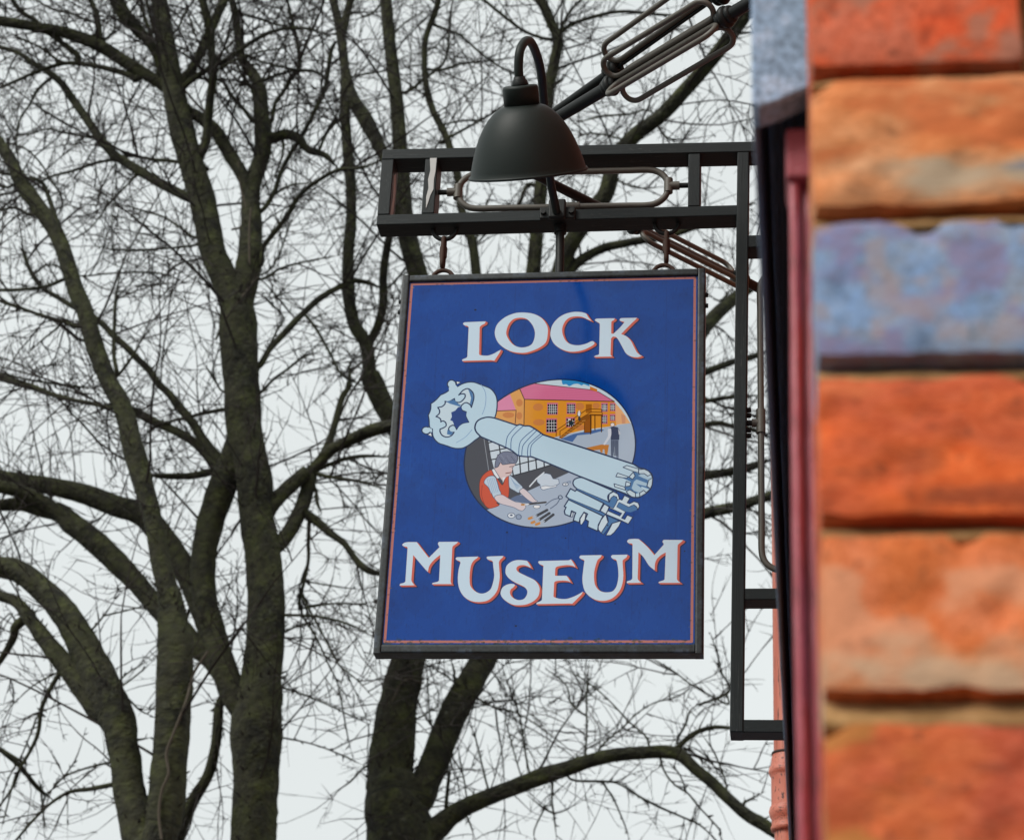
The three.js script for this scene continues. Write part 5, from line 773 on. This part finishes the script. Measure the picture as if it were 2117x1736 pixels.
    const w = mesh('wall_plate', box(b[0] - 0.008, b[0] + 0.01, b[1] - 0.04, b[1] + 0.04, b[2] - 0.04, b[2] + 0.04, 0.003), M.ironPlain, s);
  }
  stay([0.17, 4.066, 0.012], [SIDE + 0.002, 4.066, 0.569], 0.425, 0.79, 0.0105);
  stay([0.19, 4.085, 0.012], [SIDE + 0.002, 4.125, 0.589], 0.41, 0.77, 0.0075, [0, 3]);
  stay([0.245, 4.062, -0.045], [SIDE + 0.002, 4.06, -0.644], 0.36, 0.76, 0.0095, [1, 3]);
  for (const y of [3.435, 3.447, 3.478, 3.49]) mesh('bolt', rod([0.69, y, BZ], [0.6985, y, BZ], 0.005, 0.0045, 6), M.ironPlain, bracket);
  // staples under the lower beam for the hangers
  for (const x of [0.077, 0.531]) { const g = new THREE.TorusGeometry(0.024, 0.0048, 8, 20, Math.PI); g.rotateX(Math.PI); g.translate(x, 3.9135, BZ); mesh('staple', g, M.ironPlain, bracket); }
  mesh('drop_rod', mergeGeometries([rod([0.3145, 3.914, BZ], [0.317, 3.7945, BZ], 0.0088), rod([0.3145, 3.914, BZ], [0.315, 3.897, BZ], 0.0125)]), M.ironPlain, bracket);
}

// ---------------------------------------------------------------- hangers
for (const [x, label] of [[0.077, 'rusty iron hanger link at the outer end of the sign top'], [0.531, 'rusty iron hanger link at the wall end of the sign top']]) {
  const h = thing('hanger_link', label, 'hanger', 'hanger links holding the sign');
  const pts = []; for (let k = 0; k < 16; k++) { const t = k / 16 * Math.PI * 2; pts.push([x, 3.858 + (Math.abs(Math.sin(t)) > 0.3 ? Math.sign(Math.sin(t)) * 0.026 : 0) + 0.008 * Math.sin(t), BZ + 0.0085 * Math.cos(t)]); }
  mesh('link', tube(pts, 0.0046, true, 64, 8), M.rust, h); mesh('swivel', box(x - 0.0075, x + 0.0075, 3.845, 3.872, BZ - 0.0055, BZ + 0.0055, 0.003), M.rust, h);
}

// ---------------------------------------------------------------- hanging sign
{
  const W = 0.61, H = 0.807, Y = 2.99, F = 0.0155;
  const sign = thing('hanging_sign', 'blue painted hanging sign with white lettering, large key and round workshop picture', 'sign');
  const railMap = data(256, 256, (u, v) => { const m = wrapN(u, v, 9, 61, 4), n = wrapN(u, v, 50, 66, 3), w = clamp((m - 0.5) * 5), d = clamp((0.45 - n) * 6); const c = [mix(0.12, 0.21, w), mix(0.155, 0.26, w), mix(0.165, 0.31, w)]; return c.map((x) => (x + 0.1 * (n - 0.5)) * (1 - 0.4 * d)); });
  railMap.repeat.set(5, 5);
  const rail = new THREE.MeshPhysicalMaterial({ map: railMap, roughness: 0.4, bumpMap: speck, bumpScale: 0.0012 });
  const prof = (w) => { const s = new THREE.Shape(); s.moveTo(0, -0.034); s.lineTo(0, -0.004); s.quadraticCurveTo(0, 0, 0.004, 0); s.lineTo(w - 0.005, 0); s.quadraticCurveTo(w, 0, w, -0.0045); s.lineTo(w, -0.034); s.closePath(); return s; };
  function side(len, w) { const g = new THREE.ExtrudeGeometry(prof(w), { depth: len, bevelEnabled: false, curveSegments: 5 }); return g; } // x: in from the edge, y: z of the sign, z: along
  const up = (g, f) => { const p = g.attributes.position; for (let i = 0; i < p.count; i++) { const [x, y, z] = f(p.getX(i), p.getY(i), p.getZ(i)); p.setXYZ(i, x, y, z); } g.computeVertexNormals(); return g; };
  mesh('frame_rail', up(side(H, F), (x, y, z) => [x, Y + z, y]), rail, sign); mesh('frame_rail', up(side(H, F), (x, y, z) => [W - x, Y + H - z, y]), rail, sign);
  mesh('frame_rail', up(side(W - 2 * F, F), (x, y, z) => [F + z, Y + H - x, y + 0.0006]), rail, sign); mesh('frame_rail', up(side(W - 2 * F, F + 0.002), (x, y, z) => [W - F - z, Y + x, y + 0.0006]), rail, sign);

  const cv = document.createElement('canvas'); cv.width = ART.w; cv.height = ART.h; const c = cv.getContext('2d'), R = rng(5);
  function trace(p, closed = true) { // x.5 marks a corner; other points are rounded through
    const n = p.length / 2, at = (i) => [p[2 * ((i + n) % n)], p[2 * ((i + n) % n) + 1]], sharp = (i) => at(i)[0] % 1 !== 0;
    c.moveTo(...at(0));
    for (let i = 0; i < (closed ? n : n - 1); i++) {
      const a = at(i), b = at(i + 1), tan = (k) => { if (sharp(k) || (!closed && (k === 0 || k === n - 1))) return [0, 0]; const q = at(k - 1), r = at(k + 1), s = at(k), l0 = Math.hypot(s[0] - q[0], s[1] - q[1]), l1 = Math.hypot(r[0] - s[0], r[1] - s[1]), k2 = Math.min(l0, l1) * 2 / (l0 + l1 || 1); return [(r[0] - q[0]) / 6 * k2, (r[1] - q[1]) / 6 * k2]; };
      const t0 = tan(i), t1 = tan((i + 1) % n); c.bezierCurveTo(a[0] + t0[0], a[1] + t0[1], b[0] - t1[0], b[1] - t1[1], b[0], b[1]);
    }
    if (closed) c.closePath();
  }
  c.lineJoin = c.lineCap = 'round';
  c.fillStyle = '#004096'; c.fillRect(0, 0, ART.w, ART.h);
  for (let k = 0; k < 9000; k++) { c.fillStyle = R() < 0.5 ? 'rgba(40,90,170,0.10)' : 'rgba(8,20,60,0.10)'; const s = 1 + R() * 5; c.fillRect(R() * ART.w, R() * ART.h, s, s * (1 + R() * 3)); }
  for (let k = 0; k < 90; k++) { c.fillStyle = R() < 0.6 ? 'rgba(6,18,56,0.13)' : 'rgba(60,110,190,0.10)'; c.fillRect(R() * ART.w, R() * ART.h * 0.75, 1 + R() * 4, 60 + R() * 420); }
  for (let k = 0; k < 260; k++) { c.fillStyle = R() < 0.6 ? 'rgba(4,16,54,0.05)' : 'rgba(50,100,190,0.05)'; c.beginPath(); c.ellipse(R() * ART.w, R() * ART.h, 20 + R() * 90, 12 + R() * 60, R() * 3, 0, 7); c.fill(); }
  // worn coral line round the edge
  c.strokeStyle = '#b4726a'; c.lineWidth = 10; c.strokeRect(39, 38, ART.w - 80, ART.h - 84);
  for (let k = 0; k < 260; k++) { const e = R(), x = e < 0.5 ? R() * ART.w : (e < 0.75 ? 39 : ART.w - 41), y = e < 0.5 ? (R() < 0.3 ? 38 : ART.h - 46) : R() * ART.h; c.fillStyle = R() < 0.6 ? 'rgba(60,50,40,0.35)' : 'rgba(190,120,100,0.4)'; c.beginPath(); c.ellipse(x + (R() - 0.5) * 14, y + (R() - 0.5) * 14, 1 + R() * 7, 1 + R() * 3, 0, 0, 7); c.fill(); }
  c.save(); c.beginPath(); trace(ART.circle); c.clip();
  const draw = ([f, s, w, closed, p]) => { c.beginPath(); trace(p, !!closed); if (f) { c.fillStyle = f; c.fill('evenodd'); } if (s) { c.strokeStyle = s; c.lineWidth = w * 1.15; c.stroke(); } };
  ART.shapes.slice(0, ART.clip).forEach(draw); c.restore();
  c.beginPath(); trace(ART.circle); c.strokeStyle = '#14234a'; c.lineWidth = 5; c.stroke();
  ART.shapes.slice(ART.clip).forEach(draw);
  for (const subs of ART.letters) { // navy outline, coral side, pale face
    const run = (dx, dy, f, lw) => { c.save(); c.translate(dx, dy); c.beginPath(); subs.forEach((p) => trace(p)); c.lineWidth = lw; c.strokeStyle = f; c.stroke(); c.fillStyle = f; c.fill('evenodd'); c.restore(); };
    for (let k = 9; k <= 11; k++) run(k, k * 0.72, '#122450', 5);
    for (let k = 0; k <= 8; k++) run(k, k * 0.72, '#c85f50', 2);
    run(0, 0, '#c6e0f2', 1);
  }
  for (const [x, y, r] of [[470, 1110, 4], [845, 1085, 3], [300, 160, 5], [880, 1395, 3], [520, 1480, 4], [690, 1135, 3], [1130, 1190, 3]]) { c.fillStyle = 'rgba(8,12,30,0.8)'; c.beginPath(); c.ellipse(x, y, r, r * 0.8, 0, 0, 7); c.fill(); }
  for (let k = 0; k < 160; k++) { c.fillStyle = R() < 0.5 ? 'rgba(70,70,50,0.30)' : 'rgba(30,40,40,0.35)'; c.beginPath(); c.ellipse(30 + R() * (ART.w - 60), ART.h - 36 - R() * R() * 26, 2 + R() * 9, 1 + R() * 4, 0, 0, 7); c.fill(); }
  const tex = new THREE.CanvasTexture(cv); tex.colorSpace = THREE.SRGBColorSpace; tex.anisotropy = 8;
  const ripple = data(256, 256, (u, v) => { const k = 0.75 * wrapN(u, v, 10, 4, 2) + 0.25 * wrapN(u, v, 50, 14, 2); return [k, k, k]; }, false);
  const g = new THREE.BoxGeometry(W - 0.012, H - 0.012, 0.006); g.translate(W / 2, Y + H / 2, -0.0075);
  { const p = g.attributes.position, uv = g.attributes.uv; for (let i = 0; i < p.count; i++) uv.setXY(i, p.getX(i) / W, (p.getY(i) - Y) / H); }
  mesh('painted_panel', g, new THREE.MeshPhysicalMaterial({ map: tex, roughness: 0.1, bumpMap: ripple, bumpScale: 0.00012, ior: 1.44 }), sign);
  mesh('back_board', box(0.008, W - 0.008, Y + 0.008, Y + H - 0.008, -0.0325, -0.0115, 0.001), M.ironPlain, sign);
  for (const x of [0.0795, 0.526]) { const e = new THREE.TorusGeometry(0.0215, 0.0045, 8, 28, Math.PI); e.translate(x, Y + H - 0.002, BZ); mesh('eye_ring', e, M.rust, sign); }
  for (const s of [0, 1]) for (const y of [3.718, 3.742]) mesh('side_bolt', rod([s ? W - 0.002 : 0.002, y, -0.012], [s ? W + 0.0055 : -0.0055, y, -0.012], 0.0052, 0.0045, 8), M.ironPlain, sign);
}

// ---------------------------------------------------------------- swan-neck lamp
{
  const lamp = thing('swan_neck_lamp', 'dark grey swan neck lamp with bell shade, clamped to the bracket above the sign', 'lamp');
  const a = V(-0.055, 0.785, 0.617).normalize(), o = V(0.3165, 3.7185, 0.4855), q = new THREE.Quaternion().setFromUnitVectors(V(0, 1, 0), a);
  const put = (g) => { g.applyQuaternion(q); g.translate(o.x, o.y, o.z); return g; };
  const L = (pts, n = 64) => put(new THREE.LatheGeometry(pts.map((p) => new THREE.Vector2(...p)), n));
  const curve = [[0.1035, 0], [0.1018, 0.008], [0.0982, 0.022], [0.094, 0.036], [0.0885, 0.051], [0.0815, 0.067], [0.0732, 0.082], [0.0635, 0.0955], [0.053, 0.1065], [0.0425, 0.1145], [0.031, 0.119]];
  mesh('shade', L([[0.1025, -0.0045], [0.106, -0.005], [0.1075, -0.0025], [0.106, 0], ...curve, [0.0, 0.1195]]), M.shade, lamp);
  mesh('shade_lining', L([[0.1015, -0.004], ...curve.map(([r, h]) => [r - 0.0022, h - 0.0015]), [0, 0.117]]), M.enamel, lamp);
  mesh('socket', L([[0.0, 0.117], [0.0318, 0.117], [0.0318, 0.148], [0.0305, 0.1515], [0.027, 0.153], [0, 0.1535]], 40), M.shade, lamp);
  mesh('nut', L([[0, 0.152], [0.0145, 0.152], [0.0155, 0.155], [0.0135, 0.161], [0.011, 0.164], [0.0095, 0.169], [0, 0.169]], 8), M.ironPlain, lamp);
  const n0 = o.clone().addScaledVector(a, 0.16), n1 = o.clone().addScaledVector(a, 0.18);
  mesh('swan_neck', tube([n0, n1, V(0.3085, 3.889, 0.608), V(0.313, 3.918, 0.596), V(0.318, 3.946, 0.564), V(0.322, 3.963, 0.512), V(0.324, 3.969, 0.44), V(0.32, 3.962, 0.35), V(0.315, 3.9515, 0.25), V(0.3095, 3.931, 0.13), V(0.3115, 3.921, 0.05), V(0.312, 3.918, 0.018)], 0.0082, false, 120, 14), M.shade, lamp);
  const cl = mesh('clamp', mergeGeometries([box(0.2755, 0.3485, 3.9115, 3.9385, 0.0075, 0.0175, 0.003), box(0.2945, 0.3295, 3.9065, 3.9505, 0.0165, 0.0295, 0.004)]), M.ironPlain, lamp);
  for (const x of [0.2835, 0.3405]) mesh('bolt', rod([x, 3.925, 0.0165], [x, 3.925, 0.024], 0.0062, 0.0055, 6), M.ironPlain, cl);
}

// ---------------------------------------------------------------- bare trees behind the sign
{
  const bark = data(512, 512, (u, v) => {
    const n = wrapN(u, v * 0.999, 40, 3, 3), m = wrapN(u, v, 6, 5, 4), g = wrapN(u, v, 11, 9, 4), l = wrapN(u, v, 22, 21, 3); const st = wrapN(u * 3 % 1, v, 5, 33, 4), dp = wrapN(u, v, 9, 51, 4), moss = clamp((0.6 * g + 0.4 * st - 0.43) * 6); let k = 0.165 + 0.13 * (m - 0.5) + 0.17 * (n - 0.5) + 0.02 * moss; k *= 1 - 0.4 * clamp((dp - 0.55) * 7);
    let c = [mix(k * 1.06, k * 1.08, moss), mix(k * 1.07, k * 1.16, moss), mix(k * 0.72, k * 0.58, moss)];
    if (l > 0.68) { const t = clamp((l - 0.68) * 9) * 0.5; c = c.map((x, i) => mix(x, [0.36, 0.38, 0.34][i], t)); }
    return c;
  });
  bark.repeat.set(1, 1);
  const relief = data(256, 512, (u, v) => { const k = 0.6 * wrapN(u, v, 14, 2, 4) + 0.4 * wrapN(u, v, 50, 6, 2); return [k, k, k]; }, false);
  const barkM = new THREE.MeshStandardMaterial({ map: bark, roughness: 0.95, bumpMap: relief, bumpScale: 0.035 });
  const twigM = new THREE.MeshStandardMaterial({ color: lin(0.017, 0.012, 0.009), roughness: 0.9 });
  const vineM = new THREE.MeshStandardMaterial({ color: lin(0.07, 0.058, 0.042), roughness: 0.95, bumpMap: speck, bumpScale: 0.002 });
  const info = {
    a: ['bare leafless tree with leaning stem and thick limbs arching out past the picture edge', 5],
    b: ['tall mossy bare tree with twin fused stems between the leaning tree and the sign', 6],
    c: ['bare forked tree standing behind the sign with one limb arching towards the drainpipe', 8],
  };
  for (const key of ['a', 'b', 'c']) {
    const tree = thing('bare_tree', info[key][0], 'tree', 'bare trees behind the sign'), R = rng(100 + info[key][1] * 7), pos = [], idx = [];
    function twig(p, d, L, r, segs, wander, lift) { // thin three-sided shoot; returns its points
      const out = [p.clone()], dir = d.clone().normalize(), q = p.clone();
      for (let i = 0; i < segs; i++) { dir.x += wander * (R() - 0.5); dir.y += wander * (R() - 0.5) + lift; dir.z += wander * (R() - 0.5); dir.normalize(); q.addScaledVector(dir, L / segs); out.push(q.clone()); }
      const a = V(-dir.z, 0.3, dir.x).cross(dir).normalize(), b = V(0, 0, 0).crossVectors(dir, a), base = pos.length / 3;
      out.forEach((o, i) => { const rr = r * (1 - 0.72 * i / segs) * (0.85 + 0.4 * R()); for (let k = 0; k < 3; k++) { const c = Math.cos(k * 2.0944) * rr, s = Math.sin(k * 2.0944) * rr; pos.push(o.x + a.x * c + b.x * s, o.y + a.y * c + b.y * s, o.z + a.z * c + b.z * s); } });
      for (let i = 0; i < segs; i++) for (let k = 0; k < 3; k++) { const m = base + i * 3 + k, n = base + i * 3 + (k + 1) % 3; idx.push(m, m + 3, n, n, m + 3, n + 3); }
      return out;
    }
    const rand = (d, spread) => { const v = V(R() - 0.5, R() - 0.5, R() - 0.5).normalize(); return d.clone().multiplyScalar(1 - spread).addScaledVector(v, spread * 1.3).normalize(); };
    for (const [name, ...pts] of TREES[key].limbs) {
      const r0 = Math.max(...pts.map((p) => p[3])), big = r0 > 0.07, sub = name === 'trunk' ? 11 : r0 > 0.07 ? 9 : r0 > 0.03 ? 6 : 4;
      mesh(name, sweep(pts, name === 'trunk' ? 34 : r0 > 0.07 ? 24 : r0 > 0.03 ? 10 : 7, sub, r0 > 0.07 ? 0.1 : r0 > 0.03 ? 0.12 : 0.2, R() * 50), barkM, tree);
      const c = new THREE.CatmullRomCurve3(pts.map((p) => V(p[0], p[1], p[2])), false, 'centripetal'), len = c.getLength();
      const t = V(0, 0, 0);
      const outward = () => { const v = V(R() - 0.5, R() - 0.5, R() - 0.5); v.addScaledVector(t, -v.dot(t)).normalize(); v.multiplyScalar(0.9).addScaledVector(t, 0.35 + 0.5 * R()); v.y += 0.1; return v; };
      function spray(p, d, L, r) { // a shoot with side shoots and short spurs
        const seg = 9, o = twig(p, d, L, r, seg, 0.3, (R() - 0.55) * 0.22), kids = 1 + Math.floor(L * 3.2 * R() + 1.2);
        for (let k = 0; k < kids; k++) {
          const m = 1 + Math.floor(R() * (seg - 1)), dir = o[m].clone().sub(o[m - 1]).normalize(), o2 = twig(o[m], rand(dir, 0.42), L * (0.2 + 0.4 * R()), r * 0.68, 4, 0.34, (R() - 0.5) * 0.2);
          for (let j = 0; j < 2; j++) if (R() < 0.45) { const m2 = 1 + Math.floor(R() * 3), d2 = o2[m2].clone().sub(o2[m2 - 1]).normalize(); twig(o2[m2], rand(d2, 0.6), L * (0.05 + 0.12 * R()), r * 0.55, 2, 0.4, 0); }
        }
        for (let k = 0; k < 3; k++) { const m = 1 + Math.floor(R() * (seg - 1)), dir = o[m].clone().sub(o[m - 1]).normalize(); twig(o[m], rand(dir, 0.7), 0.02 + 0.04 * R(), r * 0.8, 1, 0, 0); }
        return o;
      }
      const count = Math.round(len * (big ? 3 : r0 > 0.03 ? 7 : 9.5) * (key === 'c' ? 1.15 : 1));
      for (let i = 0; i < count; i++) {
        const u = big ? 0.05 + 0.95 * R() : 0.12 + 0.88 * R(), p = c.getPoint(u); if (p.y < 4.6 || R() > 0.5 + (p.y - 6) * 0.25) continue; c.getTangent(u, t);
        const L = 0.35 + 1.5 * R() * R(); spray(p, outward(), L, 0.0036 + 0.0046 * R() * Math.min(1, L));
      }
      for (let i = 0; i < Math.round(len * (big ? 14 : 24)); i++) { // burrs and short spurs on the bark
        const u = R(), p = c.getPoint(u); if (p.y < 4.6) continue; c.getTangent(u, t); const f = u * (pts.length - 1), a = Math.min(pts.length - 2, Math.floor(f)), rr = mix(pts[a][3], pts[a + 1][3], f - a), d = outward(), l = 0.012 + 0.03 * R();
        twig(p.clone().addScaledVector(d, rr * 0.6), d, rr * 0.5 + l, 0.004 + 0.005 * R() + rr * 0.06, 1, 0, 0);
      }
      if (r0 > 0.014) for (let i = 0; i < Math.round(len * 1.15); i++) { // longer side branches that carry sprays of their own
        const u = 0.15 + 0.85 * R(), p = c.getPoint(u); if (p.y < 5.2 || R() > 0.25 + (p.y - 6) * 0.35) continue; c.getTangent(u, t);
        const L = 0.8 + 1.5 * R(), r = 0.007 + 0.007 * R(), o = twig(p, outward(), L, r, 9, 0.3, (R() - 0.6) * 0.07);
        for (let k = 0; k < 7; k++) { const m = 2 + Math.floor(R() * 8), dir = o[m].clone().sub(o[m - 1]).normalize(); spray(o[m], rand(dir, 0.5), 0.25 + 0.55 * R(), r * 0.5); }
      }
    }
    const g = new THREE.BufferGeometry(); g.setAttribute('position', new THREE.Float32BufferAttribute(pos, 3)); g.setIndex(idx); g.computeVertexNormals();
    mesh('twigs', g, twigM, tree).userData.kind = 'stuff';
    for (const v of TREES[key].vines) mesh('ivy_stem', tube(v.map((p) => V(...p)), 0.0095, false, 60, 7), vineM, tree);
    console.log(key, TREES[key].limbs.length, 'limbs', idx.length / 3, 'twig triangles');
  }
}

renderer.render(scene, camera);
